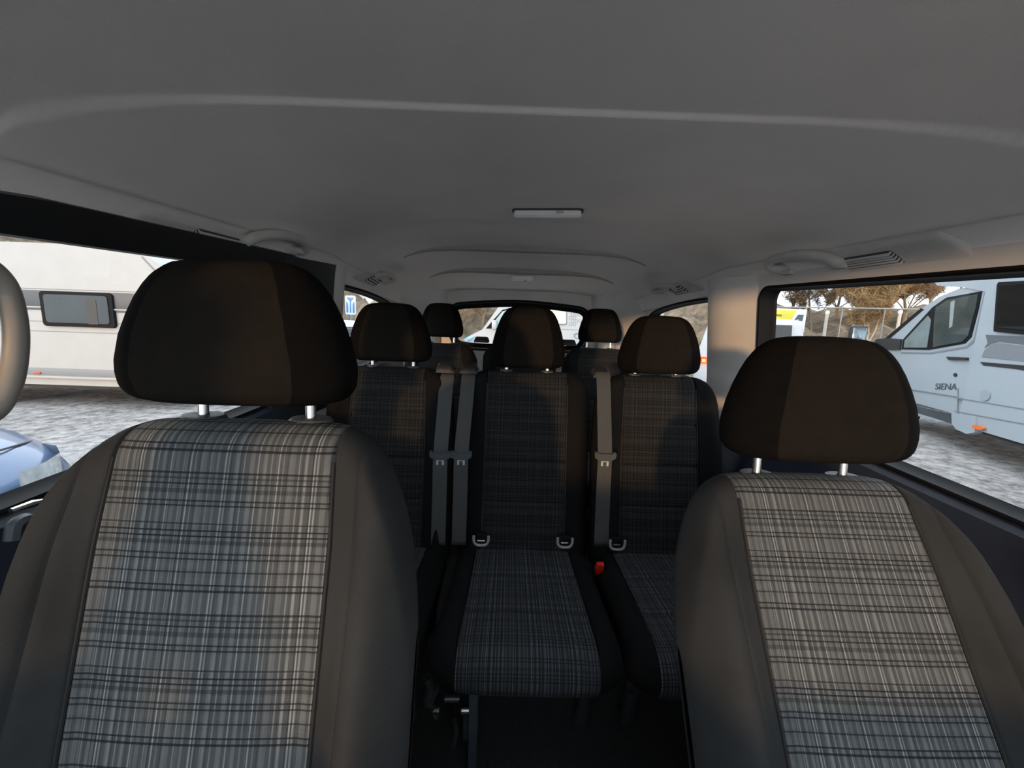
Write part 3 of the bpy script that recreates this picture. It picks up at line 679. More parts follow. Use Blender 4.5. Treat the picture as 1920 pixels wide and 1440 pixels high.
# buckle stalk
p = atY(1123, 1070, 1.09); root = empty('belt_buckle', (p.x, p.y, p.z-.05)); tag(root, 'red topped belt buckle beside the middle seat cushion', 'belt buckle')
MB().box((0, -.002, .060), (.024, .016, .046), .005, Matrix.Rotation(.25, 3, 'X')).build('red_button', M_RED, root)
MB().box((0, .012, .02), (.034, .02, .09), .006, Matrix.Rotation(.25, 3, 'X')).build('housing', M_BLACK, root)
MB().tube([(0, .015, -.02), (0, .03, -.08)], .008, 8).build('stalk', M_BLACK, root)
# child seat anchor guides at the foot of the backrests
for px, py, sr, lb in ((902, 1012, r2[1], 0), (1059, 1016, r2[1], 0), (1157, 1020, r2[2], 0)):
    p = atY(px, py, 1.130); c = p-sr[0].location; mb = MB()
    path = [c+Vector((x, -.004, z)) for x, z in ((-.024, .016), (-.023, -.004), (-.013, -.016), (.013, -.016), (.023, -.004), (.024, .016))]
    mb.tube(bez(path, 30), .0042, 8); g = mb.build('anchor_guide', mat('grey_guide_plastic', (.30, .31, .33), .4, var=.05), sr[0])
    MB().box(c+Vector((0, .012, 0)), (.040, .012, .032), .004).build('anchor_recess', M_RUBBER, g)
    MB().tube([c+Vector((-.012, .004, -.006)), c+Vector((.012, .004, -.006))], .003, 8).build('anchor_bar', M_CHROME, g)
# folding mechanism under the middle seat
root = empty('seat_mechanism', (-.19, .78, FLR)); tag(root, 'dark metal folding mechanism under the middle second row seat', 'seat mechanism'); o = root.location
def mp_(px, py, y=.77): return atY(px, py, y)-o
MB().tube([mp_(800, 1270), mp_(806, 1290), mp_(800, 1320)], .011, 8).build('lever', M_DMETAL, root)
MB().tube([mp_(818, 1290), mp_(806, 1318), mp_(818, 1345)], .008, 8).build('lever', M_DMETAL, root)
MB().cyl(mp_(834, 1310), mp_(862, 1310), .008, 14).build('pivot', M_DMETAL, root)
MB().cyl(mp_(812, 1332), mp_(824, 1332), .009, 14).build('pivot', M_CHROME, root)
MB().cyl(mp_(866, 1331), mp_(880, 1331), .012, 14).build('pivot', M_CHROME, root)
for px in (795, 799): MB().cyl(mp_(px, 1318), mp_(px, 1323)+Vector((0, -.004, 0)), .0022, 8).build('bolt', M_CHROME, root)
MB().cyl(mp_(894, 1313), mp_(897, 1313), .007, 14).build('bolt', M_DMETAL, root)
MB().box(mp_(888, 1370), (.022, .05, .30), .004).build('upright', mat('blue_black_steel', (.06, .075, .09), .5, metal=.3, var=.15), root)
MB().box(mp_(874, 1355)+Vector((0, .01, 0)), (.014, .04, .09), .003).build('bracket', M_DMETAL, root)
MB().tube([mp_(852, 1350), mp_(856, 1372), mp_(850, 1400)], .006, 8).build('spring_rod', M_DMETAL, root)

# door pull on the left door card, below the glass
root = empty('door_handle', (-.77, .56, 1.09)); tag(root, 'pale door release lever on the black left door trim', 'door handle')
pts = [atX(x, y, -.775)-root.location for x, y in ((25, 1012), (30, 985), (45, 975), (58, 978))]
MB().tube(bez(pts, 20), [.010]*3+[.010]*(len(bez(pts, 20))-3), 8).build('lever', mat('pale_lever', (.07, .08, .09), .35, var=.05), root)
MB().tube([atX(20, 958, -.79)-root.location, atX(60, 945, -.79)-root.location, atX(92, 936, -.79)-root.location], [.004, .006, .002], 8).build('chrome_strip', M_CHROME, root)

# ================================================================== OUTSIDE
def out_root(name, loc, rz=0.0):
    o = bpy.data.objects.new(name, None); o.empty_display_size = .2
    o.matrix_world = OUT @ Matrix.Translation(loc) @ Matrix.Rotation(rz, 4, 'Z'); return link(o)
# ground -----------------------------------------------------------
def gravel():
    m, nt, b = nodes('gravel'); L = nt.links.new; N = nt.nodes.new
    tc = N('ShaderNodeTexCoord'); b.inputs['Roughness'].default_value = .95
    n1 = N('ShaderNodeTexNoise'); n1.inputs['Scale'].default_value = 6; n1.inputs['Detail'].default_value = 12; n1.inputs['Roughness'].default_value = .75
    v1 = N('ShaderNodeTexVoronoi'); v1.inputs['Scale'].default_value = 16
    n2 = N('ShaderNodeTexNoise'); n2.inputs['Scale'].default_value = .5; n2.inputs['Detail'].default_value = 5
    for n in (n1, v1, n2): L(tc.outputs['Object'], n.inputs['Vector'])
    r = N('ShaderNodeValToRGB'); e = r.color_ramp.elements
    e[0].position = .40; e[0].color = (.09, .088, .087, 1); e[1].position = .58; e[1].color = (.42, .40, .395, 1)
    mx = N('ShaderNodeMix'); mx.data_type = 'FLOAT'; mx.inputs[0].default_value = .22; L(n1.outputs['Fac'], mx.inputs[2]); L(n2.outputs['Fac'], mx.inputs[3])
    L(mx.outputs[0], r.inputs[0]); L(r.outputs[0], b.inputs['Base Color'])
    bp = N('ShaderNodeBump'); bp.inputs['Strength'].default_value = .8; bp.inputs['Distance'].default_value = .03
    L(n1.outputs['Fac'], bp.inputs['Height']); L(bp.outputs[0], b.inputs['Normal']); return m
M_GRAVEL = gravel()
gv, gf = [], []; nx, ny = 120, 120
for j in range(ny+1):
    for i in range(nx+1):
        x, y = -28+56*i/nx, -14+46*j/ny
        gv.append((x, y, .02*math.sin(x*1.7+y*.6)*math.sin(y*1.1-x*.4)))
gf = [(j*(nx+1)+i, j*(nx+1)+i+1, (j+1)*(nx+1)+i+1, (j+1)*(nx+1)+i) for j in range(ny) for i in range(nx)]
gr = obj('ground', gv, gf, M_GRAVEL); gr.matrix_world = OUT; tag(gr, 'pale rough gravel of the car park outside', 'gravel ground', kind='structure')

# hillside ----------------------------------------------------------
def hill_h(az, r):
    k = interp(az, [(-60, 1.0), (-5, 1.0), (20, 1.0), (30, .8), (35, .42), (60, .42)])
    return max(0, (r-15.5))*.34*k+.35*math.sin(r*1.3+az*.4)*sst(16, 20, r)*k+.25*math.sin(az*1.7+r*.5)*sst(16, 22, r)
def hill_mat():
    m, nt, b = nodes('dry_hillside'); L = nt.links.new; N = nt.nodes.new
    tc = N('ShaderNodeTexCoord'); b.inputs['Roughness'].default_value = 1
    n1 = N('ShaderNodeTexNoise'); n1.inputs['Scale'].default_value = 1.1; n1.inputs['Detail'].default_value = 10; n1.inputs['Roughness'].default_value = .7
    L(tc.outputs['Object'], n1.inputs['Vector'])
    r = N('ShaderNodeValToRGB'); e = r.color_ramp.elements
    e[0].position = .35; e[0].color = (.07, .052, .034, 1); e[1].position = .65; e[1].color = (.28, .22, .155, 1)
    x = e.new(.5); x.color = (.16, .122, .08, 1)
    L(n1.outputs['Fac'], r.inputs[0]); L(r.outputs[0], b.inputs['Base Color'])
    bp = N('ShaderNodeBump'); bp.inputs['Strength'].default_value = 1; bp.inputs['Distance'].default_value = .3
    L(n1.outputs['Fac'], bp.inputs['Height']); L(bp.outputs[0], b.inputs['Normal']); return m
hv, hf = [], []; na, nr = 120, 40
for j in range(nr+1):
    r = 15+30*j/nr
    for i in range(na+1):
        az = -62+124*i/na; t = math.radians(az)
        hv.append((r*math.sin(t)+random.uniform(-.12, .12), r*math.cos(t), hill_h(az, r)+random.uniform(-.1, .1)-.05))
hf = [(j*(na+1)+i, j*(na+1)+i+1, (j+1)*(na+1)+i+1, (j+1)*(na+1)+i) for j in range(nr) for i in range(na)]
hl = obj('hillside', hv, hf, hill_mat()); hl.matrix_world = OUT; tag(hl, 'brown winter hillside rising behind the parked vehicles', 'hillside', kind='structure')

# trees ---------------------------------------------------------------
M_BARK = mat('grey_brown_bark', (.20, .155, .11), .95, var=.3, scale=12)
M_TWIG = mat('russet_twigs', (.19, .118, .058), .95, var=.35, scale=3)
M_TWIG2 = mat('dry_ochre_twigs', (.25, .17, .085), .95, var=.3, scale=3)
def tree(px, dist, h, label, twig, seed, spread=1.0, lean=0.0, pale=False):
    rnd = random.Random(seed); x = (px-960)/F*dist; az = math.degrees(math.atan2(x, dist)); rr = math.hypot(x, dist)
    root = out_root('bare_tree', (x, dist, max(0, hill_h(az, rr))-.15)); tag(root, label, 'tree', 'bare trees behind the car park')
    tr = MB(); tips = []
    def grow(p, d, ln, rad, lev):
        n = 4 if lev < 2 else 3; path = [p]; q = p.copy(); dd = d.copy()
        for k in range(n):
            dd = (dd+Vector((rnd.uniform(-.16, .16), rnd.uniform(-.16, .16), .05))).normalized(); q = q+dd*ln/n; path.append(q.copy())
        tr.tube(path, [rad*(1-.55*k/n) for k in range(n+1)], 5 if lev < 2 else 3, cap=False)
        if lev >= 2: tips.extend(path[1:])
        if lev >= 3: return
        for k in range(4 if lev else 11):
            f = rnd.uniform(.30, 1.0) if lev else rnd.uniform(.12, 1.0); at = path[min(n, max(1, round(f*n)))]
            ang = rnd.uniform(0, 6.28); tilt = rnd.uniform(.45, .95)*spread
            nd = (dd*math.cos(tilt)+Vector((math.cos(ang), math.sin(ang), .15))*math.sin(tilt)).normalized()
            grow(at, nd, ln*rnd.uniform(.5, .72), rad*.45, lev+1)
    grow(Vector((0, 0, 0)), Vector((lean, 0, 1)).normalized(), h*.55, h*.017, 0)
    tr.build('trunk', M_BARK if not pale else mat('pale_bark', (.42, .36, .29), .95, var=.2, scale=10), root, clean=False)
    tw = MB(); V, Fc = [], []
    for t in tips:
        for k in range(36):
            d = Vector((rnd.gauss(0, 1), rnd.gauss(0, 1), rnd.gauss(.3, .8))).normalized(); p = t+d*rnd.uniform(0, .12*h/5); e = p+d*rnd.uniform(.25, .6)*h/7
            s = d.cross(Vector((rnd.gauss(0, 1), rnd.gauss(0, 1), rnd.gauss(0, 1)))).normalized()*rnd.uniform(.006, .017)*h/6
            i = len(V); V += [p-s, p+s, e]; Fc.append((i, i+1, i+2))
    tg = obj('twigs', V, Fc, twig, root, smooth=False); tg['kind'] = 'stuff'
spots = [(1432, 22, 5.5, 'russet bare tree at the left end of the right hand window', M_TWIG), (1475, 27, 6.6, 'tall ochre bare tree behind the yellow banner', M_TWIG2), (1520, 24, 5.5, 'bushy russet tree just right of the yellow banner', M_TWIG),
         (1560, 29, 6.2, 'ochre bare tree above the pale fence post', M_TWIG2), (1596, 24, 5.3, 'russet tree left of the pale forked trunk', M_TWIG), (1650, 27, 6.2, 'brown bare tree right of the pale forked trunk', M_TWIG),
         (1690, 24, 5.9, 'russet bare tree behind the motorhome bonnet', M_TWIG), (1735, 28, 6.6, 'tall bare tree behind the motorhome windscreen', M_TWIG2), (1790, 30, 7.0, 'bare tree behind the motorhome cab roof', M_TWIG),
         (858, 19, 4.6, 'small ochre bare tree left in the tailgate window', M_TWIG2), (880, 22, 5.0, 'pale thin tree in the tailgate window beside the camper windscreen', M_TWIG2), (905, 20, 4.6, 'russet bare tree nearest the camper bonnet in the tailgate window', M_TWIG), (1275, 26, 4.5, 'low bare tree on the slope in the right quarter window', M_TWIG2)]
for i, (px, d, h, lb, tw) in enumerate(spots): tree(px, d, h, lb, tw, 100+i, 1.0, random.uniform(-.1, .1))
tree(1636, 17.5, 4.6, 'pale forked young tree standing in front of the russet trees', M_TWIG2, 55, .7, 0, True)
# leaning pale trunk on the slope, seen in the left quarter window
def onhill(px, py):
    o, d = outray(px, py); t = 10.0
    while t < 45:
        p = o+d*t; az = math.degrees(math.atan2(p.x, p.y)); r = math.hypot(p.x, p.y)
        if r > 15 and p.z <= hill_h(az, r)+.1: return p
        t += .05
    return p
pa, pb = onhill(660, 540), onhill(704, 572)
rt = out_root('fallen_trunk', pb); mb = MB(); mb.tube([pa-pb, (pa-pb)*.6+Vector((.15, 0, .05)), (pa-pb)*.3+Vector((.1, 0, .03)), Vector((0, 0, 0))], [.20, .24, .26, .27], 10); mb.build('log', mat('pale_log', (.50, .50, .47), .8, var=.2, scale=6), rt)
tag(rt, 'pale grey trunk leaning on the slope in the left quarter window', 'tree trunk')
# blue road sign
c = outplane(657, 572, (0, 15, 0), (0, 1, 0)); rs = out_root('road_sign', (c.x, 15, 0)); tag(rs, 'blue and white road sign on posts in the left quarter window', 'road sign')
sc = 15/F; M_SB = mat('sign_blue', (.03, .19, .42), .5, var=.04); M_SW = mat('sign_white', (.72, .76, .76), .5, var=.03)
def P2(x, z): return Vector(((x-657)*sc, 0, c.z+(572-z)*sc))
MB().prism([P2(657, 572)+Vector((a, 0, b)) for a, b in rrect(-9.5*sc, 9.5*sc, -17*sc, 17*sc, .05)], (0, .02, 0)).build('board', M_SW, rs)
def sp(name, pts, m_=M_SB): MB().prism([P2(*q)+Vector((0, -.012, 0)) for q in pts], (0, .012, 0)).build(name, m_, rs, smooth=False)
sp('blue_arrow', [(649.5, 558), (664.5, 558), (660, 564), (658.4, 566), (658.4, 586), (655.8, 586), (655.8, 566), (654, 564)])
sp('blue_panel', [(649.5, 565), (653, 569), (653, 586), (649.5, 586)]); sp('blue_panel', [(661, 569), (664.5, 565), (664.5, 586), (661, 586)])
for q in (652.5, 661.5): MB().cyl((P2(q, 0).x, .04, -.3), (P2(q, 0).x, .04, c.z+.3), .035, 10).build('post', M_DMETAL, rs)

# generic wheels
def wheel(parent, c, r, wdt, axis):
    A = Vector(axis); mb = MB(); mb.cyl(Vector(c)-A*wdt/2, Vector(c)+A*wdt/2, r, 28); w_ = mb.build('wheel', M_TYRE, parent)
    mb = MB(); mb.cyl(Vector(c)-A*(wdt/2+.008), Vector(c)+A*(wdt/2+.008), r*.62, 24); mb.build('rim', mat('wheel_rim', (.45, .46, .47), .35, metal=.6, var=.1), w_)

# caravan on the left --------------------------------------------------
CY = 6.3
def cp(px, py): p = outplane(px, py, (0, CY, 0), (0, 1, 0)); return p
cr0 = cp(318, 600).x+.28; cx0 = cr0-5.6
cz0, cz1 = cp(150, 723).z, 2.66
cr = out_root('caravan', (cr0, CY, 0)); tag(cr, 'white touring caravan with slate window band on the left', 'caravan')
def lp(px, py, dy=0): p = cp(px, py); return Vector((p.x-cr0, dy, p.z))
sidep = [(0-q[0], q[1]) for q in ((.30, cz0), (.06, cz0+.25), (0, .95), (.02, 1.45), (.14, 1.95), (.36, 2.38), (.62, 2.60), (.9, cz1), (4.8, cz1), (5.4, 2.50), (5.6, 2.0), (5.6, cz0+.2), (5.4, cz0))]
MB().prism([Vector((x, 0, z)) for x, z in sidep], (0, 2.2, 0)).build('body', M_CARAV, cr)
def cband(name, py0, py1, m_, th=.012, x0=-5.5, x1=-.03):
    z0, z1 = lp(150, py0).z, lp(150, py1).z
    MB().box(((x0+x1)/2, -th/2, (z0+z1)/2), (x1-x0, th, abs(z0-z1)), .003).build(name, m_, cr)
cband('window_band', 547, 577, M_CSTRIPE); cband('trim_line', 580, 583.5, M_CSTRIPE); cband('white_moulding', 577.2, 579.8, M_CARAV, .03)
cband('panel_seam', 604, 605, M_SEAMG, .006); cband('panel_seam', 622.5, 623.5, M_SEAMG, .006); cband('skirt_band', 692, 705, M_LSTRIPE); cband('skirt_rail', 706, 710, M_CARAV, .05)
cband('panel_seam', 543.3, 544.3, M_SEAMG, .006, x1=-.10)
wz0, wz1 = lp(150, 613).z, lp(150, 548).z; wx0, wx1 = lp(83, 580).x, lp(217, 580).x
wnd = MB().prism([Vector((x, -.045, z)) for x, z in rrect(wx0, wx1, wz0, wz1, .06)], (0, .05, 0)).build('window', M_RUBBER, cr)
MB().prism([Vector((x, -.055, z)) for x, z in rrect(wx0+.07, wx1-.07, wz0+.06, wz1-.05, .05)], (0, .01, 0)).build('window_pane', mat('smoked_acrylic', (.018, .022, .022), .15, var=.4, scale=1.2), wnd)
MB().box((wx0+.82*(wx1-wx0)-.12, -.057, (wz0+wz1)/2-.03), (.16, .004, wz1-wz0-.16)).build('curtain', mat('curtain_behind_pane', (.05, .05, .05), .8, var=.1), wnd)
MB().box(lp(73, 699)+Vector((0, -.02, 0)), (.10, .03, .03), .006).build('marker_lamp', mat('red_marker', (.55, .06, .03), .3), cr)
wheel(cr, (-3.6, .25, .33), .33, .2, (0, 1, 0))
MB().box((-2.7, 1.1, cz0-.03), (4.4, 1.9, .08)).build('chassis', M_BLACK, cr)
# nose moulding line
MB().tube([Vector((x, -.004, z)) for x, z in ((-.62, 2.5), (-.40, 2.25), (-.26, 1.95), (-.16, 1.62))], .012, 6).build('nose_seam', M_LSTRIPE, cr)

# silver blue car close to the left door --------------------------------
def bar(o, name, mat_, rows, closed=False): mb = MB(); mb.strip(rows, closed); return mb.build(name, mat_, o)
car = out_root('parked_car', (-2.62, 1.50, 0)); tag(car, 'silver blue car nosing in close to the left door', 'car')
# nose points to +x; local axes: x forward, y across (-.85..+.85), z up
def car_body(o, m_, L_=4.2, wd=.86, hood=.86, roofz=1.45, sx=1):
    prof = [(0.02, .30), (.06, .45), (.03, .60), (-.04, .72), (-.16, hood-.06), (-.40, hood-.0), (-.80, hood+.05), (-1.10, hood+.10), (-1.75, roofz-.06), (-2.2, roofz), (-3.1, roofz-.02), (-3.75, roofz-.35), (-4.15, .98), (-L_, .75), (-L_+.02, .35)]
    rows = []
    for t in (-1, -.97, -.9, -.7, -.35, 0, .35, .7, .9, .97, 1):
        r = []
        for x, z in prof:
            nar = 1-.22*sst(1.0, roofz, z); bow = -.30*abs(t)**3*sst(-1.0, 0, x)+.2*abs(t)**3*sst(-L_+.6, -L_, x)
            zz = z-(.05*abs(t)**4 if z > .7 else 0)
            if abs(t) == 1: zz = min(zz, .93) if z > .93 else zz; nar = 1
            r.append(Vector((sx*(x+bow), t*wd*nar, zz)))
        rows.append(r)
    return rows
rows = car_body(car, M_BLUE); bar(car, 'body', M_BLUE, rows)
for y in (-1, 1):
    MB().add(list(rows[0 if y < 0 else -1]), [tuple(range(15))]).build('side_panel', M_BLUE, car, smooth=False)
    bar(car, 'side_glass', mat('car_glass_dark', (.02, .025, .03), .08, var=.1), [[Vector((x, y*.845, .95)) for x in (-3.9, -3, -2, -1.3)], [Vector((x, y*.70, 1.36)) for x in (-3.4, -3, -2.2, -1.85)]])
    wheel(car, (-.85, y*.78, .31), .31, .2, (0, 1, 0)); wheel(car, (-3.4, y*.78, .31), .31, .2, (0, 1, 0))
bar(car, 'windscreen', MATS['car_glass_dark'], [[Vector((-1.13, t*.66, .99)) for t in (-1, 0, 1)], [Vector((-1.72, t*.60, 1.40)) for t in (-1, 0, 1)]])
for y in (-1, 1):
    # wrap-round headlamp
    pth = [(.03, .36), (-.02, .52), (-.12, .68), (-.28, .80), (-.50, .862)]
    bar(car, 'headlamp', M_HEADL, [[Vector((x+.012, y*yy, z)) for x, yy in pth] for z in (.60, .64, .70, .745)])
    bar(car, 'bumper_trim', M_BLACK, [[Vector((x+.02, y*yy, z)) for x, yy in ((.06, .2), (.02, .52), (-.10, .70), (-.26, .82), (-.50, .875))] for z in (.56, .595)])
bar(car, 'grille', M_BLACK, [[Vector((.075, y, z)) for y in (-.35, 0, .35)] for z in (.42, .54)])
MB().tube([Vector((-.17, t*.80-.0*t, .80-.05*abs(t)**4-.0)) + Vector((-.25*abs(t)**3, 0, .02)) for t in [-1+.1*k for k in range(21)]], .006, 6).build('bonnet_gap', M_BLACK, car)

# white camper seen through the tailgate window ---------------------------
VY = 11.0
def vp(px, py): return outplane(px, py, (0, VY, 0), (0, 1, 0))
v0 = vp(866, 640).x; va = out_root('camper_van', (v0, VY, 0)); tag(va, 'white camper van seen through the tailgate window', 'camper van')
def lv(px, py, dy=0.0): p = vp(px, py); return Vector((p.x-v0, dy, p.z))
vend = vp(1245, 580).x-v0
pr = [(0.0, .35), (-.02, .75), (.03, 1.0), lv(872, 634).xz, lv(885, 627).xz, lv(904, 618).xz, lv(938, 571).xz, lv(952, 562).xz, lv(985, 556).xz, (3.2, 2.58), (vend-.15, 2.58), (vend, 2.45), (vend+.03, 1.4), (vend, .4)]
MB().prism([Vector((x, 0, z)) for x, z in pr], (0, 2.0, 0)).build('body', M_WHITE, va)
def vpoly(name, pts, m_, th=.02, par=None): return MB().prism([lv(*p)+Vector((0, -th, 0)) for p in pts], (0, th, 0)).build(name, m_, par or va, smooth=False)
M_PALEGL = mat('pale_reflecting_glass', (.30, .40, .43), .12, var=.2, scale=1)
cw = vpoly('cab_window', [(911, 616), (925, 600), (942, 581), (962, 576), (962, 617)], M_RUBBER, .012)
vpoly('cab_window_pane', [(929, 600), (942, 584), (960, 579), (960, 613), (929, 615)], M_PALEGL, .02, cw)
MB().box(lv(927, 609, -.12), (.14, .12, .26), .04).build('mirror', M_WHITE, va)
sw = MB().prism([lv(x, z, -.03) for x, z in rrect(1020, 1063, 577, 609, 3)], (0, .03, 0)).build('side_window', M_SEAMG, va)
MB().prism([lv(x, z, -.04) for x, z in rrect(1022, 1061, 579, 607, 2.5)], (0, .012, 0)).build('side_window_pane', mat('camper_blind', (.50, .50, .44), .3, var=.15, scale=2), sw)
vpoly('headlamp', [(868, 637), (884, 628), (892, 629), (876, 640)], mat('camper_headlamp', (.35, .5, .6), .15, var=.3, scale=8), .03)
vpoly('panel_seam', [(1052, 617), (1105, 619), (1105, 619.8), (1052, 617.8)], M_LSTRIPE, .006)
for cx, cy in [(1070+7*i+(3.5 if j % 2 else 0), 584+6*j) for j in range(5) for i in range(3)]:
    if cx < 1092:
        a_ = [(cx+3.4*math.cos(math.radians(60*k)), cy+3.4*math.sin(math.radians(60*k))) for k in range(6)]; b_ = [(cx+2.5*math.cos(math.radians(60*k)), cy+2.5*math.sin(math.radians(60*k))) for k in range(6)]
        if (int(cx)*7+int(cy)) % 4 == 0: continue
        mb = MB(); mb.strip([[lv(*p)+Vector((0, -.006, 0)) for p in a_], [lv(*p)+Vector((0, -.006, 0)) for p in b_]], closed=True); mb.build('hexagon_decal', M_LSTRIPE, va, smooth=False)
vpoly('lower_decal', [(1075, 627), (1080, 624), (1086, 625), (1085, 627), (1079, 628), (1079, 633), (1085, 634), (1084, 636), (1077, 634)], M_LSTRIPE, .006)
for x in (1.0, vend-1.1): wheel(va, (x, .15, .34), .34, .22, (0, 1, 0))
# bonnet and nose shading come from a second narrower front block
MB().prism([Vector((x, .25, z)) for x, z in ((-.10, .5), (-.12, .85), (0, 1.05), (.3, 1.1), (.3, .5))], (0, 1.5, 0)).build('nose', M_WHITE, va)

# white tall car behind the right pillar ------------------------------------
SY = 7.2
def sp_(px, py): return outplane(px, py, (0, SY, 0), (0, 1, 0))
s0 = sp_(1405, 640); sv = out_root('white_car', (s0.x, SY, 0), -.62); tag(sv, 'tall white car with lit red tail lamp behind the right pillar', 'car')
zr = sp_(1440, 597).z
hw = .92
prof = [(0, .32), (-.03, .55), (0, .95), (.03, 1.12), (.16, zr-.10), (.30, zr), (2.4, zr-.02), (3.1, 1.15), (4.0, 1.0), (4.25, .8), (4.2, .35)]
rows = []
for t in (-1, -.96, -.85, -.5, 0, .5, .85, .96, 1):
    r = []
    for y, z in prof:
        nar = 1-.16*sst(1.0, zr, z); zz = z-(.04*abs(t)**4 if z > 1.2 else 0); yy = y+.10*abs(t)**4*(1 if y < 2 else -1)
        r.append(Vector((t*hw*nar, yy, zz)))
    rows.append(r)
bar(sv, 'body', M_WHITE, rows)
for t in (-1, 1): MB().add([r_ for r_ in rows[0 if t < 0 else -1]], [tuple(range(len(prof)))]).build('side_panel', M_WHITE, sv)
bar(sv, 'rear_window', mat('rear_glass', (.015, .017, .02), .08, var=.2), [[Vector((t*(.66-.06*(z-1.2)), y-.02, z)) for t in (-1, -.5, 0, .5, 1)] for y, z in ((.045, 1.18), (.10, 1.42), (.16, zr-.12))])
for t in (-1, 1):
    bar(sv, 'side_glass', MATS['rear_glass'], [[Vector((t*(hw*(1-.16*sst(1.0, zr, z))+.008), y, z)) for y in (.5, 1.2, 2.0, 2.6)] for z in (1.2, zr-.16)])
    tl = bar(sv, 'tail_lamp', M_TAIL, [[Vector((t*x, y-.02, z)) for x, y in ((.48, .0), (.66, .01), (.80, .05), (.89, .15))] for z in (1.00, 1.03, 1.09, 1.13)])
    for x in (.60, .74): MB().box(Vector((t*x, -.035 if x < .7 else -.008, 1.055)), (.06, .02, .05), .012).build('bulb', M_TAILB, tl)
    wheel(sv, (t*.80, .85, .33), .33, .2, (1, 0, 0)); wheel(sv, (t*.80, 3.5, .33), .33, .2, (1, 0, 0))
MB().box((0, -.03, .62), (1.5, .04, .03), .008).build('bumper_crease', M_SEAMG, sv)
MB().box((0, -.02, .86), (.55, .03, .14), .02).build('plate_recess', M_LSTRIPE, sv)
MB().box((0, -.05, .44), (1.6, .06, .14), .03).build('bumper', M_BLACK, sv)

# blue car in the left quarter window ----------------------------------------
b0 = outplane(660, 640, (0, 7.0, 0), (0, 1, 0)); bc = out_root('blue_car', (b0.x, 7.0, 0), .12); tag(bc, 'blue car with pale roof in the left quarter window', 'car')
zr = 1.60; rows = []
prof = [(0, .35), (-.04, .60), (0, .92), (.05, 1.0), (.10, 1.28), (.38, zr-.06), (.6, zr), (2.2, zr-.02), (3.0, 1.08), (3.9, .9), (4.1, .4)]
for t in (-1, -.96, -.85, -.5, 0, .5, .85, .96, 1):
    rows.append([Vector((t*.88*(1-.18*sst(1.0, zr, z)), y+.10*abs(t)**4*(1 if y < 2 else -1), z-(.05*abs(t)**4 if z > 1.2 else 0))) for y, z in prof])
M_BLUE2 = mat('mid_blue_paint', (.16, .21, .36), .3, metal=.2, var=.04, coat=.5)
bar(bc, 'body', M_BLUE2, rows)
for t in (0, -1): MB().add(list(rows[t]), [tuple(range(len(prof)))]).build('side_panel', M_BLUE2, bc)
bar(bc, 'roof_panel', mat('pale_roof', (.55, .63, .74), .3, var=.08, scale=4), [[Vector((t*.70, y, z+.012)) for t in (-1, -.5, 0, .5, 1)] for y, z in ((.30, zr-.12), (.42, zr-.05), (.62, zr), (2.1, zr-.02))])
bar(bc, 'rear_window', MATS['rear_glass'], [[Vector((t*.66, y-.015, z)) for t in (-1, 0, 1)] for y, z in ((.09, 1.24), (.29, zr-.14))])
MB().box((0, -.03, 1.0), (1.5, .05, .035), .008).build('tail_lamp_bar', mat('dull_red_lamp', (.35, .06, .05), .3), bc)
MB().box((0, -.045, .88), (1.62, .06, .14), .02).build('bumper', M_BLACK, bc)
MB().box((0, -.05, .70), (1.60, .06, .16), .02).build('lower_bumper', M_WHITE, bc)
for t in (-1, 1): wheel(bc, (t*.76, .75, .32), .32, .2, (1, 0, 0)); wheel(bc, (t*.76, 3.3, .32), .32, .2, (1, 0, 0))

# yellow banner, fence, bollards -------------------------------------------
by = 13.5
def bp_(px, py, y=by): return outplane(px, py, (0, y, 0), (0, 1, 0))
c = bp_(1478, 600); bn = out_root('banner', (c.x, by, 0)); tag(bn, 'yellow and grey advertising banner on a metal frame', 'banner')
def lb_(px, py): p = bp_(px, py); return Vector((p.x-c.x, 0, p.z))
z_b, z_t = lb_(1450, 628).z, lb_(1450, 578).z; xl, xr = lb_(1447, 600).x, lb_(1511, 600).x
MB().box(((xl+xr)/2, .03, (z_b+z_t)/2), (xr-xl, .04, z_t-z_b), .005).build('board', mat('banner_white', (.62, .66, .68), .6, var=.05), bn)
def ban(name, pts, m_): MB().prism([Vector((xl+(xr-xl)*u, -.002, z_b+(z_t-z_b)*v)) for u, v in pts], (0, .014, 0)).build(name, m_, bn, smooth=False)
M_YEL = mat('banner_yellow', (.62, .50, .05), .6, var=.08); M_BGR = mat('banner_slate', (.06, .075, .085), .6, var=.1)
ban('yellow_field', [(0, 0), (.38, .0), (.70, .95), (0, .95)], M_YEL); ban('slate_field', [(.42, .0), (.86, 0), (.92, .80), (.76, .80)], M_BGR)
ban('print_bar', [(.05, .70), (.28, .70), (.28, .78), (.05, .78)], M_BGR); ban('print_bar', [(.05, .45), (.22, .45), (.22, .60), (.05, .60)], M_BGR); ban('print_bar', [(.60, .50), (.80, .56), (.78, .62), (.62, .56)], mat('banner_white', (1, 1, 1)))
for x in (xl, xr): MB().cyl((x, .06, -.2), (x, .06, z_t+.05), .03, 10).build('post', mat('galvanised', (.20, .20, .20), .5, metal=.3, var=.1), bn)
fn = out_root('rail_fence', (bp_(1620, 600).x, by+1.5, 0)); tag(fn, 'thin metal rail fence in front of the trees', 'fence')
fx = fn.matrix_world.inverted() @ OUT
def lf(px, py): return fx @ bp_(px, py, by+1.5)
MB().tube([lf(1440, 576), lf(1560, 577), lf(1760, 581)], .03, 8).build('rail', MATS['galvanised'], fn)
for px in (1500, 1580, 1660, 1740): q = lf(px, 578); MB().cyl((q.x, 0, -.3), (q.x, 0, q.z), .022, 8).build('post', MATS['galvanised'], fn)
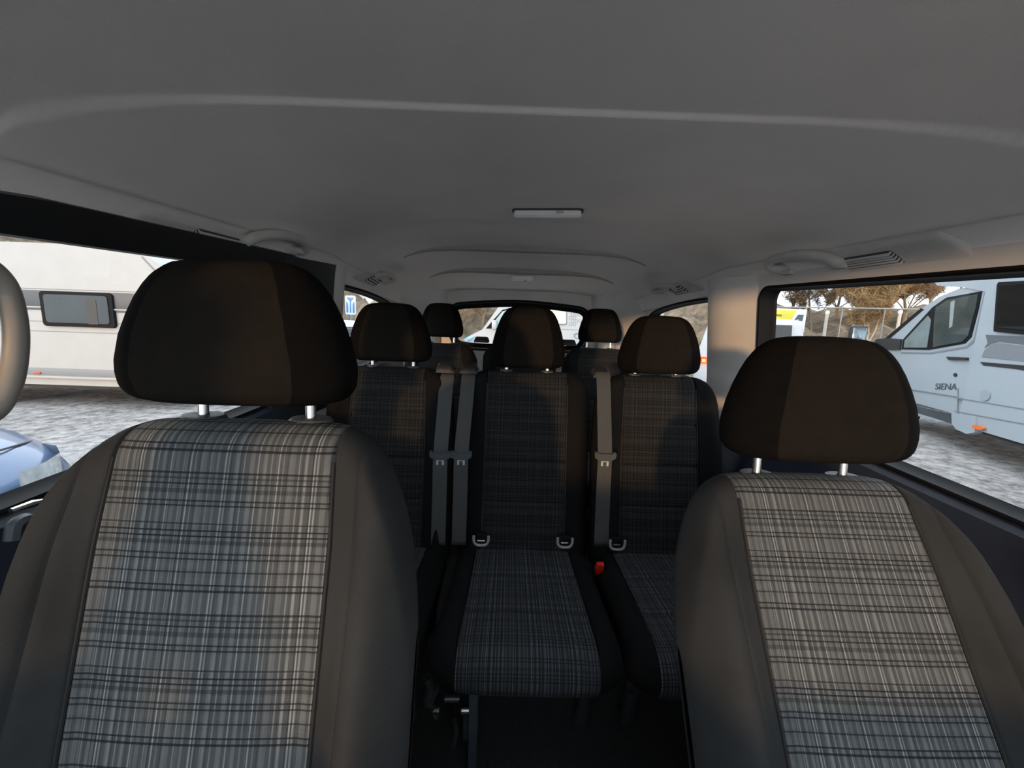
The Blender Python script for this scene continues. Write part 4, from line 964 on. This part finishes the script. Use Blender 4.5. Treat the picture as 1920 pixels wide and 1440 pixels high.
for px, py0, py1, lb2 in ((1552, 582, 622, 'pale post left of the forked tree'), (1689, 581, 600, 'pale topped post beside the motorhome windscreen')):
    q = bp_(px, py0, 14); bo = out_root('marker_post', (q.x, 14, 0)); tag(bo, lb2, 'post', 'pale marker posts')
    MB().cyl((0, 0, -.2), (0, 0, q.z), .05, 12).build('shaft', mat('pale_post', (.42, .38, .33), .8, var=.15), bo); MB().box((0, 0, q.z-.08), (.10, .10, .12), .03).build('cap', M_SW, bo)

# motorhome on the right ---------------------------------------------------
MA = math.radians(21); MD = Vector((math.sin(MA), math.cos(MA), 0)); MN = Vector((math.cos(MA), -math.sin(MA), 0)); MP0 = Vector((7.15, 6.6, 0))
mh = out_root('motorhome', MP0); tag(mh, 'white motorhome with grey side stripes outside the right window', 'motorhome')
def mq(px, py, off=0.0):
    p = outplane(px, py, MP0, MN)-MP0; return p-MN*off
def uz(u, z, off=0.0): return MD*u+Vector((0, 0, z))-MN*off
def mpoly(name, pts, m_, th=.02, par=None, smooth=False, lift=0.0): return MB().prism([mq(*p, off=th+lift) for p in pts], MN*th).build(name, m_, par or mh, smooth)
deep = MN*2.0
# cab (nose away) and habitation box
cabp = [mq(1798, 797), mq(1697, 775), mq(1655, 762), mq(1632, 735), mq(1624, 700), mq(1622, 668), mq(1634, 655), mq(1652, 641), mq(1690, 610), mq(1727, 579), mq(1762, 556), mq(1796, 542), mq(1850, 532), mq(1850, 800)]
MB().prism(cabp, deep).build('cab_body', M_WHITE, mh)
u1 = mq(1847, 600).dot(MD)
hab = [uz(u1, mq(1835, 813).z, .06), uz(u1, 2.95, .06), uz(u1-.05, 3.0, .06), uz(u1-4.6, 3.0, .06), uz(u1-4.75, 2.9, .06), uz(u1-4.75, .45, .06), uz(u1-.3, .40, .06)]
MB().prism(hab, MN*2.2).build('living_body', M_WHITE, mh)
# over-cab nose
nose = [uz(u1, 2.30, .02), uz(u1+.5, 2.42, .02), uz(u1+1.15, 2.52, .02), uz(u1+1.35, 2.66, .02), uz(u1+1.2, 2.85, .02), uz(u1+.4, 2.98, .02), uz(u1, 3.0, .02)]
MB().prism(nose, MN*2.1).build('roof_nose', M_WHITE, mh)
# wheels
wheel(mh, mq(1672, 772)+Vector((0, 0, .36-mq(1672, 772).z))+MN*.15, .36, .22, MN)
wheel(mh, uz(u1-2.6, .36)+MN*.15, .36, .22, MN)
MB().prism([uz(u1-4.5, .36), uz(u1+2.2, .36), uz(u1+2.2, .52), uz(u1-4.5, .52)], MN*1.9).build('underbody', M_BLACK, mh)
# cab side window with black surround
win = [(1692, 655), (1694, 637), (1750, 576), (1776, 558), (1842, 546), (1836, 578), (1822, 632), (1810, 644), (1742, 656)]
ws = mpoly('cab_window', win, M_RUBBER, .012)
M_CABGL = mat('cab_glass', (.045, .06, .06), .06, var=.35, scale=1.5)
mpoly('cab_window_pane', [(1752, 651), (1754, 600), (1757, 577), (1778, 563), (1837, 551), (1832, 578), (1818, 630), (1807, 641)], M_CABGL, .02, ws)
mpoly('quarter_pane', [(1697, 652), (1699, 638), (1742, 592), (1748, 600), (1740, 652)], mat('cab_quarter_glass', (.16, .20, .21), .08, var=.3, scale=2), .02, ws)
mpoly('interior_post', [(1786, 566), (1794, 563), (1789, 612), (1783, 616)], mat('pale_interior', (.25, .28, .27), .6, var=.1), .024, ws)
mpoly('door_edge', [(1690, 660), (1745, 661), (1812, 649), (1826, 636), (1846, 548), (1849, 548), (1829, 640), (1814, 653), (1746, 664), (1690, 663)], M_LSTRIPE, .004)
# black mirror foot and mirror
mf = mpoly('mirror_foot', [(1634, 656), (1690, 656), (1692, 636), (1668, 634), (1646, 636)], M_BLACK, .03)
mc = mq(1630, 634, .22); Rm3 = Matrix.Rotation(-MA, 3, 'Z')
MB().box(mc, (.30, .16, .52), .05, Rm3).build('mirror', M_BLACK, mh)
MB().box(mc+MD*-.085, (.24, .01, .44), .02, Rm3).build('mirror_glass', mat('mirror_glass', (.4, .45, .48), .08, metal=.7, var=.2, scale=2), mh)
m2 = mq(1738, 630, -.9); MB().box(m2, (.22, .14, .30), .04, Rm3).build('mirror', M_BLACK, mh)
mpoly('windscreen', [(1652, 641), (1690, 609), (1727, 578), (1733, 580), (1694, 613), (1657, 645)], M_RUBBER, .006)
# handle, lock, lettering
mpoly('door_handle', [(1779, 669), (1817, 670.5), (1817, 675.5), (1783, 675)], M_BLACK, .035)
MB().prism([mq(1792+3.2*math.cos(t), 703+3.6*math.sin(t), .01) for t in [2*math.pi*k/16 for k in range(16)]], MN*.01).build('lock', M_BLACK, mh)
mpoly('door_gap', [(1796, 728), (1798, 728), (1797, 796), (1795, 796)], M_LSTRIPE, .006); mpoly('door_gap', [(1655, 665), (1657, 665), (1655, 690), (1653, 690)], M_LSTRIPE, .006)
mpoly('swage_line', [(1682, 725.5), (1794, 743), (1794, 745), (1682, 727.5)], M_LSTRIPE, .012); mpoly('swage_line', [(1692, 755), (1791, 776), (1791, 777.6), (1692, 756.6)], M_SEAMG, .008)
mpoly('swage_line', [(1798, 745), (1920, 765), (1960, 772), (1960, 774), (1920, 767), (1798, 747)], M_LSTRIPE, .066); mpoly('swage_line', [(1800, 771), (1960, 800), (1960, 802), (1800, 773)], M_LSTRIPE, .066)
mpoly('wheel_arch_flare', [(1797, 774), (1845, 782), (1842, 812), (1826, 815), (1806, 806), (1798, 796)], M_WHITE, .08)
# stripes of the living body
dk = mat('dark_grey_stripe', (.10, .11, .125), .45, var=.05)
mpoly('stripe', [(1858, 653), (1864, 643), (1860, 628), (1960, 632), (1960, 650), (1885, 641), (1870, 645)], dk, .066)
mpoly('stripe', [(1852, 670), (1858, 657), (1870, 647), (1884, 643), (1960, 652), (1960, 682), (1920, 677)], M_LSTRIPE, .066)
mpoly('stripe', [(1849, 679), (1960, 688), (1960, 701), (1920, 693), (1856, 686)], M_BLACK, .066)
hw_ = mpoly('side_window', [(1889, 529), (1975, 524), (1975, 632), (1880, 622), (1880, 616), (1886, 534)], M_RUBBER, .09, smooth=False)
mpoly('side_window_pane', [(1892, 536), (1970, 530), (1970, 622), (1886, 614)], mat('smoked_side_pane', (.006, .007, .008), .08, var=.2, spec=.15), .012, hw_, lift=.088)
MB().prism([mq(1860+9.5*math.cos(t), 742+10.5*math.sin(t), .075) for t in [2*math.pi*k/28 for k in range(28)]], MN*.012).build('filler_cap', mat('filler_white', (.28, .315, .345), .4, var=.03), mh)
MB().prism([mq(1851+11*math.cos(t), 803+4.2*math.sin(t)+2*math.cos(t), .10) for t in [2*math.pi*k/20 for k in range(20)]], MN*.03).build('side_marker', M_ORANGE, mh)
cu = bpy.data.curves.new('lettering', 'FONT'); cu.body = 'SIENA'; cu.size = 1; cu.extrude = .01
to = bpy.data.objects.new('lettering_tmp', cu); COL.objects.link(to)
dg = bpy.context.evaluated_depsgraph_get(); me = bpy.data.meshes.new_from_object(to.evaluated_get(dg)); bpy.data.objects.remove(to)
a_, b_ = mq(1753, 730, .006), mq(1794, 731, .006); wid = max(v.co.x for v in me.vertices); hgt = max(v.co.y for v in me.vertices); zup = (mq(1773, 718)-mq(1773, 730)).z
for v in me.vertices: v.co = a_.lerp(b_, v.co.x/wid)+Vector((0, 0, zup*v.co.y/hgt))-MN*v.co.z*.2
me.materials.clear(); me.materials.append(mat('lettering_grey', (.07, .08, .09), .5, var=.05)); link(bpy.data.objects.new('lettering', me), mh)
